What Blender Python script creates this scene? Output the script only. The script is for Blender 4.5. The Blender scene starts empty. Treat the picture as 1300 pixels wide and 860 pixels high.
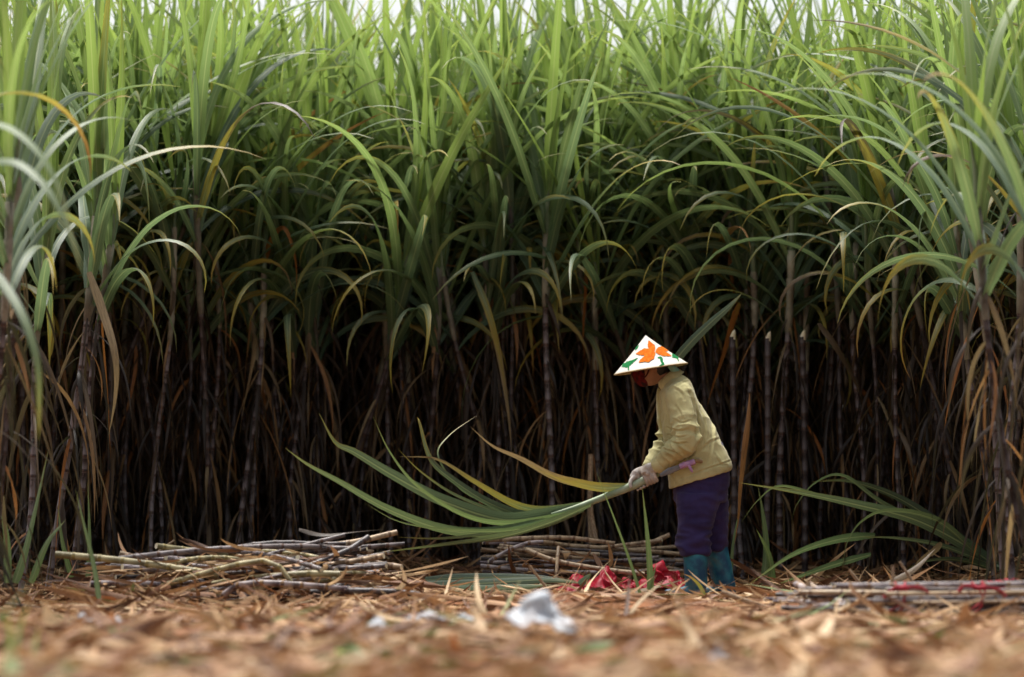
import bpy, math, random
import numpy as np
from mathutils import Vector, noise as mnoise

R = np.random.default_rng(7)
random.seed(7)
scene = bpy.context.scene
COL = scene.collection
PI = math.pi
rad = math.radians

# ------------------------------------------------------------------ scale of the place
FPX, CAMZ, HOR = 4260.0, 0.62, 633.0          # telephoto: focal length in photo pixels, eye height, horizon row


def at(px, py, Y):
    """point at distance Y seen at photo pixel (px, py)"""
    return np.array([(px - 650.0) * Y / FPX, Y, CAMZ + (HOR - py) * Y / FPX])


# ------------------------------------------------------------------ node helpers
class NT:
    def __init__(self, name):
        self.m = bpy.data.materials.new(name)
        self.m.use_nodes = True
        self.t = self.m.node_tree
        self.t.nodes.clear()
        self.out = self.t.nodes.new('ShaderNodeOutputMaterial')

    def n(self, kind, **kw):
        nd = self.t.nodes.new(kind)
        for k, v in kw.items():
            setattr(nd, k, v)
        return nd

    def link(self, a, b):
        self.t.links.new(a, b)

    def put(self, sock, v):
        if hasattr(v, 'is_linked') or isinstance(v, bpy.types.NodeSocket):
            self.t.links.new(v, sock)
        else:
            if isinstance(v, (tuple, list)) and len(v) == 3 and sock.type == 'RGBA':
                v = (*v, 1)
            sock.default_value = v

    def math(self, op, a, b=0.0, clamp=False):
        nd = self.n('ShaderNodeMath', operation=op, use_clamp=clamp)
        self.put(nd.inputs[0], a)
        self.put(nd.inputs[1], b)
        return nd.outputs[0]

    def mix(self, f, a, b):
        nd = self.n('ShaderNodeMix', data_type='RGBA')
        self.put(nd.inputs[0], f)
        self.put(nd.inputs[6], a)
        self.put(nd.inputs[7], b)
        return nd.outputs[2]

    def ramp(self, f, stops):
        nd = self.n('ShaderNodeValToRGB')
        el = nd.color_ramp.elements
        while len(el) < len(stops):
            el.new(0.5)
        for e, (p, c) in zip(el, stops):
            e.position = p
            e.color = (*c, 1) if len(c) == 3 else c
        self.put(nd.inputs[0], f)
        return nd.outputs[0]

    def smooth(self, x, lo, hi):
        nd = self.n('ShaderNodeMapRange', interpolation_type='SMOOTHSTEP')
        self.put(nd.inputs[0], x)
        nd.inputs[1].default_value = lo
        nd.inputs[2].default_value = hi
        return nd.outputs[0]

    def noise(self, scale, vec=None, detail=3.0, rough=0.55, dist=0.0):
        nd = self.n('ShaderNodeTexNoise')
        nd.inputs['Scale'].default_value = scale
        nd.inputs['Detail'].default_value = detail
        nd.inputs['Roughness'].default_value = rough
        nd.inputs['Distortion'].default_value = dist
        if vec is not None:
            self.link(vec, nd.inputs['Vector'])
        return nd.outputs[0]

    def geo(self):
        return self.n('ShaderNodeTexCoord').outputs['Object']

    def uv(self):
        s = self.n('ShaderNodeSeparateXYZ')
        u = self.n('ShaderNodeUVMap')
        u.uv_map = 'UVMap'
        self.link(u.outputs[0], s.inputs[0])
        return u.outputs[0], s.outputs[0], s.outputs[1]

    def col(self):
        a = self.n('ShaderNodeAttribute')
        a.attribute_name = 'Col'
        s = self.n('ShaderNodeSeparateColor')
        self.link(a.outputs['Color'], s.inputs[0])
        return s.outputs[0], s.outputs[1], s.outputs[2]

    def scaled(self, vec, sx, sy, sz=1.0):
        m = self.n('ShaderNodeMapping')
        m.inputs['Scale'].default_value = (sx, sy, sz)
        self.link(vec, m.inputs['Vector'])
        return m.outputs[0]

    def bump(self, h, strength=0.3, dist=0.01):
        b = self.n('ShaderNodeBump')
        b.inputs['Strength'].default_value = strength
        b.inputs['Distance'].default_value = dist
        self.put(b.inputs['Height'], h)
        return b.outputs[0]

    def bsdf(self, color, rough=0.6, spec=0.4, normal=None, sheen=0.0):
        p = self.n('ShaderNodeBsdfPrincipled')
        self.put(p.inputs['Base Color'], color)
        self.put(p.inputs['Roughness'], rough)
        p.inputs['Specular IOR Level'].default_value = spec
        if sheen:
            p.inputs['Sheen Weight'].default_value = sheen
        if normal is not None:
            self.link(normal, p.inputs['Normal'])
        return p.outputs[0]

    def done(self, shader):
        self.link(shader, self.out.inputs[0])
        return self.m

    def translucent(self, bs, color, f):
        t = self.n('ShaderNodeBsdfTranslucent')
        self.put(t.inputs[0], color)
        m = self.n('ShaderNodeMixShader')
        self.put(m.inputs[0], f)
        self.link(bs, m.inputs[1])
        self.link(t.outputs[0], m.inputs[2])
        return m.outputs[0]


def mat_leaf(name='cane_leaf', lo=(0.028, 0.058, 0.042), hi=(0.092, 0.158, 0.088), trans=0.42, spec=0.42, rough=0.46):
    n = NT(name)
    vec, u, v = n.uv()
    var, dry, young = n.col()
    g = n.mix(var, lo, hi)
    g = n.mix(n.math('MULTIPLY', young, 0.85, True), g, (0.205, 0.310, 0.062))  # young leaves yellower, and lightened further for the backlit canopy top
    streak = n.noise(1.0, n.scaled(vec, 26.0, 1.2), 2.0)
    g = n.mix(n.smooth(streak, 0.35, 0.75), g, n.mix(0.45, g, (0.22, 0.29, 0.17)))
    rib = n.math('ABSOLUTE', n.math('SUBTRACT', u, 0.5))
    ribm = n.math('SUBTRACT', 1.0, n.smooth(rib, 0.035, 0.085))
    g = n.mix(n.math('MULTIPLY', ribm, 0.7), g, (0.30, 0.36, 0.18))
    d = n.ramp(var, [(0.0, (0.014, 0.009, 0.006)), (0.42, (0.045, 0.027, 0.016)), (0.65, (0.15, 0.095, 0.048)),  # dark end lowered so the dry leaves hold the understory's shade
                     (0.82, (0.36, 0.26, 0.13)), (1.0, (0.42, 0.15, 0.03))])
    blotch = n.noise(7.0, n.scaled(vec, 1.0, 1.6), 3.0)
    d = n.mix(n.smooth(blotch, 0.4, 0.7), d, n.mix(0.55, d, (0.07, 0.04, 0.025)))
    # dryness travels in from the tip and the edges
    k = n.math('ADD', n.math('MULTIPLY', dry, 2.0), n.math('MULTIPLY', n.math('SUBTRACT', v, 1.0), 1.0))
    k = n.math('ADD', k, n.math('MULTIPLY', n.math('SUBTRACT', blotch, 0.5), 0.5))
    k = n.math('ADD', k, n.math('MULTIPLY', rib, 0.4))
    yk = n.smooth(k, -0.15, 0.35)
    c = n.mix(n.math('MULTIPLY', yk, 0.85), g, (0.42, 0.30, 0.03))
    c = n.mix(n.smooth(k, 0.2, 0.6), c, d)
    nb = n.bump(streak, 0.25, 0.004)
    bs = n.bsdf(c, rough, spec, nb)
    tc = n.mix(n.math('ADD', 0.12, n.math('MULTIPLY', young, 0.4), True), n.mix(0.2, c, (0.10, 0.17, 0.06)), n.mix(n.smooth(k, 0.2, 0.6), (0.46, 0.64, 0.10), c))
    return n.done(n.translucent(bs, tc, trans))


def mat_cane(name, skin, wax, node, moss):
    n = NT(name)
    vec, u, v = n.uv()
    var, nd, b = n.col()
    o = n.geo()
    a = n.noise(11.0, n.scaled(vec, 0.9, 3.0), 5.0, 0.62)
    c = n.mix(n.smooth(n.math('ADD', a, n.math('MULTIPLY', var, 0.22)), 0.54, 0.74), skin, wax)
    c = n.mix(n.math('MULTIPLY', n.smooth(n.noise(3.0, o, 3.0), 0.52, 0.72), 0.6), c, moss)
    ring = n.math('MULTIPLY', n.smooth(nd, 0.03, 0.14), n.math('SUBTRACT', 1.0, n.smooth(nd, 0.3, 0.6)))
    c = n.mix(n.math('MULTIPLY', ring, 0.7), c, tuple(min(0.6, w * 1.45) for w in wax))
    c = n.mix(nd, c, n.mix(n.smooth(a, 0.4, 0.6), node, skin))
    c = n.mix(n.smooth(b, 0.4, 0.6), c, (0.035, 0.02, 0.018))
    bs = n.bsdf(c, 0.48, 0.4, n.bump(a, 0.3, 0.004))
    return n.done(bs)


def mat_simple(name, c1, c2, scale=6.0, rough=0.7, spec=0.3, bump=0.3, bscale=None, sheen=0.0, dirt=None):
    n = NT(name)
    o = n.geo()
    a = n.noise(scale, o, 4.0)
    c = n.mix(n.smooth(a, 0.35, 0.68), c1, c2)
    if dirt is not None:
        c = n.mix(n.math('MULTIPLY', n.smooth(n.noise(4.5, o, 5.0, 0.65, 0.6), 0.47, 0.68), dirt[1]), c, dirt[0])
    h = n.noise(bscale or scale * 6, o, 3.0)
    return n.done(n.bsdf(c, rough, spec, n.bump(h, bump, 0.006), sheen))


def mat_litter():
    n = NT('dry_litter')
    vec, u, v = n.uv()
    var, g, b = n.col()
    d = n.ramp(var, [(0.0, (0.065, 0.028, 0.014)), (0.25, (0.165, 0.070, 0.031)), (0.5, (0.34, 0.178, 0.080)),
                     (0.75, (0.48, 0.305, 0.150)), (0.93, (0.58, 0.44, 0.27)), (1.0, (0.42, 0.13, 0.03))])
    bl = n.noise(6.0, n.scaled(vec, 1.0, 2.0), 3.0)
    d = n.mix(n.smooth(bl, 0.45, 0.72), d, n.mix(0.5, d, (0.10, 0.055, 0.03)))
    d = n.mix(g, d, (0.085, 0.14, 0.028))
    st = n.noise(1.0, n.scaled(vec, 24.0, 1.5), 2.0)
    bs = n.bsdf(d, 0.6, 0.3, n.bump(st, 0.4, 0.004))
    return n.done(n.translucent(bs, d, 0.18))


def mat_soil():
    n = NT('red_soil')
    o = n.geo()
    a = n.noise(2.2, o, 6.0, 0.6)
    b = n.noise(14.0, o, 5.0, 0.65)
    c = n.mix(n.smooth(a, 0.35, 0.65), (0.085, 0.034, 0.016), (0.21, 0.088, 0.038))
    c = n.mix(n.smooth(b, 0.5, 0.75), c, (0.24, 0.14, 0.075))
    return n.done(n.bsdf(c, 0.9, 0.15, n.bump(b, 0.8, 0.03)))


M = {}
M['leaf'] = mat_leaf()
M['cut_leaf'] = mat_leaf('cut_leaf', (0.030, 0.058, 0.042), (0.088, 0.128, 0.088), 0.20, 0.5, 0.4)
M['cane'] = mat_cane('cane_skin', (0.012, 0.007, 0.008), (0.075, 0.061, 0.062), (0.07, 0.033, 0.018), (0.022, 0.014, 0.010))  # stem colour taken near black to put the understory's shade into it
M['cane_pale'] = mat_cane('cane_pale', (0.018, 0.009, 0.011), (0.165, 0.140, 0.140), (0.12, 0.055, 0.03), (0.05, 0.033, 0.024))  # brighter copy of the stem skin; front row's light put into the colour
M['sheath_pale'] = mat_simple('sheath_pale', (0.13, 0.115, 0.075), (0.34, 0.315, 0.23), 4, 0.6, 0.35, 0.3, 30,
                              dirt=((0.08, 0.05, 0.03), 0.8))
M['cane_tan'] = mat_cane('cane_tan', (0.21, 0.135, 0.078), (0.40, 0.295, 0.185), (0.13, 0.065, 0.035), (0.09, 0.058, 0.04))
M['cane_green'] = mat_cane('cane_green', (0.15, 0.125, 0.055), (0.36, 0.31, 0.17), (0.30, 0.22, 0.06), (0.08, 0.06, 0.03))
M['cane_cut'] = mat_cane('cane_cut', (0.05, 0.026, 0.036), (0.31, 0.27, 0.27), (0.30, 0.17, 0.06), (0.09, 0.06, 0.04))
M['pulp'] = mat_simple('cane_pulp', (0.60, 0.52, 0.34), (0.72, 0.66, 0.50), 30, 0.7)
M['sheath'] = mat_simple('leaf_sheath', (0.075, 0.064, 0.044), (0.20, 0.185, 0.135), 4, 0.6, 0.35, 0.3, 30,
                         dirt=((0.04, 0.025, 0.018), 0.8))
M['shoot'] = mat_simple('green_shoot', (0.09, 0.13, 0.06), (0.19, 0.23, 0.13), 5, 0.5, 0.4, 0.2, 30)
M['litter'] = mat_litter()
M['soil'] = mat_soil()
M['pale_shoot'] = mat_simple('pale_shoot', (0.20, 0.26, 0.15), (0.36, 0.41, 0.29), 7, 0.5, 0.35, 0.2, 40)
M['jacket'] = mat_simple('khaki_cotton', (0.45, 0.41, 0.20), (0.53, 0.485, 0.25), 5, 0.85, 0.15, 0.25, 220, 0.15,
                         dirt=((0.29, 0.25, 0.11), 0.5))
M['trousers'] = mat_simple('purple_cotton', (0.022, 0.014, 0.062), (0.038, 0.025, 0.096), 6, 0.8, 0.2, 0.25, 200, 0.1,
                           dirt=((0.034, 0.018, 0.055), 0.5))
M['boot'] = mat_simple('teal_rubber', (0.004, 0.060, 0.125), (0.020, 0.170, 0.225), 14, 0.45, 0.45, 0.2, 40,
                       dirt=((0.13, 0.125, 0.085), 0.9))
M['glove'] = mat_simple('grey_glove', (0.48, 0.44, 0.41), (0.62, 0.58, 0.55), 20, 0.9, 0.15, 0.4, 160,
                        dirt=((0.27, 0.18, 0.11), 0.6))
M['skin'] = mat_simple('skin', (0.24, 0.115, 0.06), (0.29, 0.145, 0.08), 12, 0.5, 0.4, 0.1, 90)
M['hair'] = mat_simple('black_hair', (0.012, 0.010, 0.010), (0.022, 0.018, 0.016), 30, 0.5, 0.4, 0.4, 120)
M['mask'] = mat_simple('red_patterned_cloth', (0.12, 0.007, 0.008), (0.018, 0.006, 0.007), 34, 0.85, 0.15, 0.3, 150)  # red darkened so the cloth itself holds the deep shade under the hat
M['nape'] = mat_simple('pale_teal_cloth', (0.20, 0.38, 0.31), (0.28, 0.46, 0.38), 12, 0.85, 0.15, 0.3, 150)
M['hat'] = mat_simple('hat_cover', (0.46, 0.44, 0.40), (0.52, 0.50, 0.455), 9, 0.6, 0.3, 0.12, 60,
                      dirt=((0.43, 0.39, 0.31), 0.4))
M['ribbon'] = mat_simple('dusty_red_ribbon', (0.24, 0.010, 0.022), (0.40, 0.03, 0.05), 25, 0.65, 0.25, 0.3, 60,
                         dirt=((0.20, 0.10, 0.06), 0.7))
M['straw'] = mat_simple('hat_straw', (0.38, 0.27, 0.13), (0.50, 0.38, 0.20), 18, 0.7)
M['orange_paint'] = mat_simple('orange_paint', (0.47, 0.080, 0.003), (0.54, 0.16, 0.014), 70, 0.9, 0.05, 0.2, 150)
M['green_paint'] = mat_simple('green_paint', (0.008, 0.11, 0.030), (0.015, 0.16, 0.050), 80, 0.9, 0.05, 0.2, 150)
M['steel'] = mat_simple('dull_steel', (0.10, 0.10, 0.105), (0.17, 0.165, 0.17), 20, 0.45, 0.6, 0.2)
M['lilac'] = mat_simple('lilac_cloth', (0.40, 0.22, 0.42), (0.55, 0.36, 0.55), 30, 0.85, 0.15, 0.4)
M['wood'] = mat_simple('worn_wood', (0.22, 0.14, 0.07), (0.34, 0.23, 0.12), 16, 0.7)


def mat_plastic(name, c1, c2, f):
    n = NT(name)
    o = n.geo()
    a = n.noise(9.0, o, 4.0)
    c = n.mix(n.smooth(a, 0.35, 0.68), c1, c2)
    bs = n.bsdf(c, 0.5, 0.35, n.bump(n.noise(40.0, o, 3.0), 0.35, 0.006))
    return n.done(n.translucent(bs, c, f))


M['red_plastic'] = mat_plastic('red_plastic', (0.36, 0.006, 0.022), (0.50, 0.02, 0.05), 0.25)
M['white_plastic'] = mat_plastic('white_plastic', (0.50, 0.54, 0.585), (0.60, 0.625, 0.65), 0.25)


# ------------------------------------------------------------------ mesh builder
class MB:
    def __init__(self):
        self.v, self.q, self.t, self.uv, self.c = [], [], [], [], []
        self.qm, self.tm = [], []
        self.n = 0

    def add(self, v, quads=None, tris=None, uv=None, col=None, mat=0):
        v = np.asarray(v, float).reshape(-1, 3)
        k = len(v)
        self.v.append(v)
        if quads is not None and len(quads):
            q = np.asarray(quads, np.int64).reshape(-1, 4)
            self.q.append(q + self.n)
            self.qm.append(np.full(len(q), mat))
        if tris is not None and len(tris):
            t = np.asarray(tris, np.int64).reshape(-1, 3)
            self.t.append(t + self.n)
            self.tm.append(np.full(len(t), mat))
        self.uv.append(np.zeros((k, 2)) if uv is None else np.asarray(uv, float).reshape(k, 2))
        c = np.zeros((k, 3)) if col is None else np.broadcast_to(np.asarray(col, float), (k, 3))
        self.c.append(c)
        self.n += k

    def arrays(self):
        return (np.concatenate(self.v), np.concatenate(self.q) if self.q else np.zeros((0, 4), np.int64),
                np.concatenate(self.t) if self.t else np.zeros((0, 3), np.int64),
                np.concatenate(self.uv), np.concatenate(self.c),
                np.concatenate(self.qm) if self.qm else np.zeros(0, int),
                np.concatenate(self.tm) if self.tm else np.zeros(0, int))

    def mesh(self, name, mats, smooth=True):
        v, q, t, uv, c, qm, tm = self.arrays()
        me = bpy.data.meshes.new(name)
        me.vertices.add(len(v))
        me.vertices.foreach_set('co', v.astype(np.float32).ravel())
        loops = np.concatenate([q.ravel(), t.ravel()]).astype(np.int32)
        me.loops.add(len(loops))
        me.loops.foreach_set('vertex_index', loops)
        nq, nt = len(q), len(t)
        me.polygons.add(nq + nt)
        st = np.concatenate([np.arange(nq) * 4, nq * 4 + np.arange(nt) * 3]).astype(np.int32)
        me.polygons.foreach_set('loop_start', st)
        me.polygons.foreach_set('material_index', np.concatenate([qm, tm]).astype(np.int32))
        me.polygons.foreach_set('use_smooth', np.full(nq + nt, smooth))
        ul = me.uv_layers.new(name='UVMap')
        ul.data.foreach_set('uv', uv[loops].astype(np.float32).ravel())
        ca = me.attributes.new('Col', 'FLOAT_COLOR', 'POINT')
        ca.data.foreach_set('color', np.concatenate([c, np.ones((len(c), 1))], 1).astype(np.float32).ravel())
        for m in (mats if isinstance(mats, (list, tuple)) else [mats]):
            me.materials.append(m)
        me.update(calc_edges=True)
        me.validate()
        return me


def link(name, me, parent=None, loc=(0, 0, 0)):
    o = bpy.data.objects.new(name, me)
    COL.objects.link(o)
    o.location = loc
    if parent is not None:
        o.parent = parent
    return o


def tag(o, label=None, cat=None, group=None, kind=None):
    if label:
        o['label'] = label
    if cat:
        o['category'] = cat
    if group:
        o['group'] = group
    if kind:
        o['kind'] = kind
    return o


def empty(name, loc=(0, 0, 0)):
    o = bpy.data.objects.new(name, None)
    COL.objects.link(o)
    o.location = loc
    o.empty_display_size = 0.1
    return o


def grid_faces(rows, cols, closed=False, off=0):
    c2 = cols if closed else cols - 1
    i, j = np.meshgrid(np.arange(rows - 1), np.arange(c2), indexing='ij')
    j2 = (j + 1) % cols
    return np.stack([i * cols + j, i * cols + j2, (i + 1) * cols + j2, (i + 1) * cols + j], -1).reshape(-1, 4) + off


def norm(a):
    return a / np.maximum(np.linalg.norm(a, axis=-1, keepdims=True), 1e-9)


def catmull(pts, n):
    p = np.asarray(pts, float)
    p = np.vstack([2 * p[0] - p[1], p, 2 * p[-1] - p[-2]])
    m = len(p) - 3
    t = np.linspace(0, m - 1e-6, n)
    k = t.astype(int)
    f = (t - k)[:, None]
    a, b, c, d = p[k], p[k + 1], p[k + 2], p[k + 3]
    return 0.5 * (2 * b + (c - a) * f + (2 * a - 5 * b + 4 * c - d) * f ** 2 + (3 * b - 3 * c + d - a) * f ** 3)


def frames(path):
    t = np.gradient(path, axis=0)
    t = norm(t)
    ref = np.array([0., 1., 0.]) if abs(t[0][1]) < 0.9 else np.array([1., 0., 0.])
    a = np.zeros_like(t)
    a[0] = norm(np.cross(t[0], ref))
    for i in range(1, len(t)):
        x = a[i - 1] - t[i] * np.dot(a[i - 1], t[i])
        a[i] = norm(x)
    return t, a, np.cross(t, a)


def tube(mb, path, r, sides=8, col=None, mat=0, capmat=None, ry=None, cap=True):
    path = np.asarray(path, float)
    n = len(path)
    r = np.broadcast_to(np.asarray(r, float), (n,))
    ry = r if ry is None else np.broadcast_to(np.asarray(ry, float), (n,))
    t, a, b = frames(path)
    ang = np.linspace(0, 2 * PI, sides, endpoint=False)
    v = path[:, None] + a[:, None] * (np.cos(ang)[None, :, None] * r[:, None, None]) + b[:, None] * (np.sin(ang)[None, :, None] * ry[:, None, None])
    L = np.concatenate([[0], np.cumsum(np.linalg.norm(np.diff(path, axis=0), axis=1))])
    uv = np.stack(np.broadcast_arrays((ang / (2 * PI))[None, :], L[:, None]), -1)
    c = None
    if col is not None:
        col = np.asarray(col, float)
        c = np.repeat(col, sides, axis=0) if col.ndim == 2 else col
    mb.add(v, grid_faces(n, sides, True), None, uv, c, mat)
    if cap:
        for e in (0, n - 1):
            ring = v[e]
            cv = np.vstack([ring, path[e][None]])
            k = np.arange(sides)
            tr = np.stack([k, (k + 1) % sides, np.full(sides, sides)], -1)
            if e == 0:
                tr = tr[:, ::-1]
            mb.add(cv, None, tr, None, None, mat if capmat is None else capmat)


def cane_profile(path_len, rng, r, r_top=None, step=0.115):
    """stations along a cane: s, radius, node mask"""
    s, rr, nd = [], [], []
    x = rng.uniform(0.02, step)
    s.append(0.0); rr.append(r); nd.append(0.0)
    rt = r if r_top is None else r_top
    while x < path_len - 0.03:
        f = x / path_len
        k = r + (rt - r) * f
        for dx, m, w in ((-0.012, 0.98, 0), (-0.004, 1.10, 1.0), (0.006, 1.08, 0.9), (0.014, 0.95, 0.15)):
            if s[-1] < x + dx < path_len:
                s.append(x + dx); rr.append(k * m); nd.append(w)
        x += step * rng.uniform(0.75, 1.25)
    s.append(path_len); rr.append(rt); nd.append(0.0)
    return np.array(s), np.array(rr), np.array(nd)


def along(path, s):
    L = np.concatenate([[0], np.cumsum(np.linalg.norm(np.diff(path, axis=0), axis=1))])
    return np.stack([np.interp(s, L, path[:, k]) for k in range(3)], -1), L[-1]


# ------------------------------------------------------------------ blades
def blades(mb, base, az, th0, bend, pw, ln, wd, roll0, roll1, daz, n, fold=0.28, col=None, mat=0, tip=2.4, wav=0.0):
    L = len(base)
    s = np.linspace(0, 1, n + 1)
    th = th0[:, None] - bend[:, None] * s[None] ** pw[:, None]
    a = az[:, None] + daz[:, None] * s[None]
    d = np.stack([np.cos(th) * np.cos(a), np.cos(th) * np.sin(a), np.sin(th)], -1)
    st = d * (ln / n)[:, None, None]
    pos = base[:, None] + np.cumsum(st, 1) - st[:, :1] * 0.999
    side = np.stack([-np.sin(a), np.cos(a), np.zeros_like(a)], -1)
    nr = np.cross(d, side)
    ro = (roll0[:, None] + roll1[:, None] * s[None])[..., None]
    sd = side * np.cos(ro) + nr * np.sin(ro)
    n2 = np.cross(d, sd)
    prof = np.minimum(1.0, 0.5 + s * 3.5) * np.clip(1 - s ** tip, 0.02, 1)
    w = (wd[:, None] * prof[None] * 0.5)[..., None]
    if wav:
        ph = R.uniform(0, 6.28, L)[:, None]
        e1 = (wav * np.sin(s[None] * ln[:, None] * 22 + ph))[..., None]
        e2 = (wav * np.sin(s[None] * ln[:, None] * 26 + ph * 2))[..., None]
    else:
        e1 = e2 = 0.0
    v = np.stack([pos - sd * w - n2 * w * (fold + e1), pos, pos + sd * w - n2 * w * (fold + e2)], 2)
    v = v.reshape(-1, 3)
    f1 = grid_faces(n + 1, 3)
    q = (f1[None] + (np.arange(L) * (n + 1) * 3)[:, None, None]).reshape(-1, 4)
    uv = np.zeros((L, n + 1, 3, 2))
    uv[..., 0] = np.array([0, .5, 1.0])[None, None]
    uv[..., 1] = s[None, :, None]
    c = np.repeat(np.asarray(col, float), (n + 1) * 3, axis=0) if col is not None else None
    mb.add(v, q, None, uv.reshape(-1, 2), c, mat)


def ribbon(mb, pts, width, tilt=0.9, twist=0.0, n=26, col=(0.6, 0.1, 0.2), mat=0, fold=0.25, base_w=0.55, tip=2.2, up=None):
    """a leaf blade along given points; tilt turns the blade about its midrib"""
    p = catmull(pts, n)
    t = norm(np.gradient(p, axis=0))
    ref = np.array([0., 1., 0.]) if up is None else np.asarray(up, float)
    s1 = norm(np.cross(t, ref[None]))
    s2 = norm(np.cross(s1, t))
    s = np.linspace(0, 1, n)
    ro = (tilt + twist * s)[:, None]
    sd = s1 * np.cos(ro) + s2 * np.sin(ro)
    n2 = np.cross(t, sd)
    prof = np.minimum(1.0, base_w + s * 3.0) * np.clip(1 - s ** tip, 0.02, 1)
    w = (width * prof * 0.5)[:, None]
    v = np.stack([p - sd * w - n2 * w * fold, p, p + sd * w - n2 * w * fold], 1).reshape(-1, 3)
    uv = np.zeros((n, 3, 2))
    uv[..., 0] = np.array([0, .5, 1.0])[None]
    uv[..., 1] = s[:, None]
    mb.add(v, grid_faces(n, 3), None, uv.reshape(-1, 2), np.array(col), mat)


# ------------------------------------------------------------------ one sugarcane plant
def plant_parts(rng, lean=(0, 0), zc=2.55, r=0.018, nleaf=12, nseg=15, ndry=7, sides=8, size=1.0, detail=True,
                crook=0.0, crook_az=0.0, upright=0.0, wide=1.0):
    """meshes of stalk, sheath, crown, dry leaves, in the plant's own frame (base at the origin)"""
    k = np.linspace(0, 1, 14)
    wob = rng.uniform(-1, 1, 4) * 0.035
    px = lean[0] * k ** 0.85 + wob[0] * np.sin(k * 3.1 * PI / 2) + wob[1] * np.sin(k * 7) + crook * math.cos(crook_az) * np.sin(np.minimum(k * 2.2, 1) * PI / 2) * (1 - k)
    py = lean[1] * k ** 0.85 + wob[2] * np.sin(k * 2.7 * PI / 2) + wob[3] * np.sin(k * 6) + crook * math.sin(crook_az) * np.sin(np.minimum(k * 2.2, 1) * PI / 2) * (1 - k)
    px -= px[0]
    py -= py[0]
    spine = np.stack([px, py, k * zc - 0.04], -1)

    def sp(z):
        z = np.asarray(z, float)
        f = np.clip((z + 0.04) / zc, 0, 1)
        return np.stack([np.interp(f, k, px), np.interp(f, k, py), z], -1)

    out = {}
    zs = rng.uniform(0.60, 0.74) * zc                     # bare below, sheathed above
    mb = MB()
    pl, tot = along(spine, np.array([0.0]))
    ztop = zs + 0.12
    s, rr, nd = cane_profile(ztop, rng, r, r * 0.88) if detail else (np.linspace(0, ztop, 5), np.full(5, r), np.zeros(5))
    c = np.stack([np.full(len(s), rng.uniform()), nd, np.zeros(len(s))], -1)
    tube(mb, sp(s - 0.04), rr, sides, c, cap=False)
    out['stalk'] = mb
    # sheaths: overlapping, each a little wider at its top
    mb = MB()
    z0, ss, rs = zs, [], []
    while z0 < zc - 0.3:
        z1 = z0 + rng.uniform(0.16, 0.26)
        ss += [z0, z0 + 0.05, z1 - 0.01]
        rs += [r * 1.0, r * 1.12, r * 1.28]
        z0 = z1
    ss += [zc - 0.22]
    rs += [r * 1.05]
    tube(mb, sp(ss), np.array(rs), sides, cap=False, mat=0)
    gz_ = np.array([zc - 0.34, zc - 0.15, zc + 0.02, zc + 0.16])
    tube(mb, np.concatenate([sp(gz_[:3]), sp([zc])[:] + np.array([[lean[0] * 0.06, lean[1] * 0.06, 0.16]])]),
         np.array([r * 1.05, r * 0.95, r * 0.75, r * 0.3]), sides, cap=False, mat=1)
    out['sheath'] = mb
    # green crown
    mb = MB()
    N = nleaf
    f = np.linspace(0, 1, N)                               # 0 oldest .. 1 youngest
    az0 = rng.uniform(0, 2 * PI)
    az = az0 + np.arange(N) * PI + rng.normal(0, 0.45, N)
    zb = zc - 0.72 + 0.85 * f + rng.normal(0, 0.02, N)
    base = sp(np.minimum(zb, zc)) + np.stack([0 * f, 0 * f, np.maximum(zb - zc, 0)], -1)
    th0 = rad(52) + rad(34) * f ** 0.8 + rng.normal(0, rad(6), N)
    th0 = np.minimum(th0, rad(89))
    bend = rad(135) * (1 - f) ** 0.9 + rad(12) + rng.normal(0, rad(14), N)
    bend *= (1 - upright * 0.4)
    pw = rng.uniform(1.2, 2.3, N)
    ln = (1.08 + 0.42 * np.sin(f * PI * 0.85)) * rng.uniform(0.85, 1.18, N) * size
    wd = rng.uniform(0.040, 0.062, N) * size * wide
    dry = np.clip(0.15 - 0.38 * f + rng.normal(0, 0.07, N) + (rng.uniform(0, 1, N) < 0.05) * 0.3, 0, 0.5)
    yy = np.clip(f ** 1.8 * 1.05 - 0.08 + rng.normal(0, 0.10, N), 0, 1)
    col = np.stack([rng.uniform(0.25, 1, N), dry, yy], -1)
    blades(mb, base, az, th0, bend, pw, ln, wd, rng.normal(0, 0.25, N), rng.normal(0, 0.9, N), rng.normal(0, 0.3, N),
           nseg, 0.28, col, wav=0.05 if detail else 0)
    # a few folded leaves that break over and hang
    out['crown'] = mb
    # dry leaves
    mb = MB()
    N = ndry
    zb = rng.uniform(0.14, 0.80, N) * zc
    base = sp(zb)
    az = rng.uniform(0, 2 * PI, N)
    th0 = rng.uniform(rad(-50), rad(35), N)
    bend = th0 + rad(87) + rng.normal(0, rad(7), N)
    pw = rng.uniform(0.12, 0.42, N)
    ln = rng.uniform(0.35, 0.95, N)
    wd = rng.uniform(0.010, 0.032, N)
    col = np.stack([np.where(rng.uniform(0, 1, N) < 0.12, rng.uniform(.8, 1, N), rng.beta(1.3, 2.4, N)), np.full(N, 1.0), np.zeros(N)], -1)
    blades(mb, base, az, th0, bend, pw, ln, wd, rng.normal(0, 0.5, N), rng.normal(0, 2.5, N), rng.normal(0, 0.8, N),
           max(6, nseg - 5), 0.45, col)
    out['dry'] = mb
    out['tip'] = sp([zc])[0]
    out['sp'] = sp
    return out


def plant_meshes(p, pale=False):
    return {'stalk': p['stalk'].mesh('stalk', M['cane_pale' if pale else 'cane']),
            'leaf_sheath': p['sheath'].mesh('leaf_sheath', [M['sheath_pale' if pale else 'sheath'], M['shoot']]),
            'leaf_crown': p['crown'].mesh('leaf_crown', M['leaf']),
            'dry_leaves': p['dry'].mesh('dry_leaves', M['leaf'])}


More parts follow.
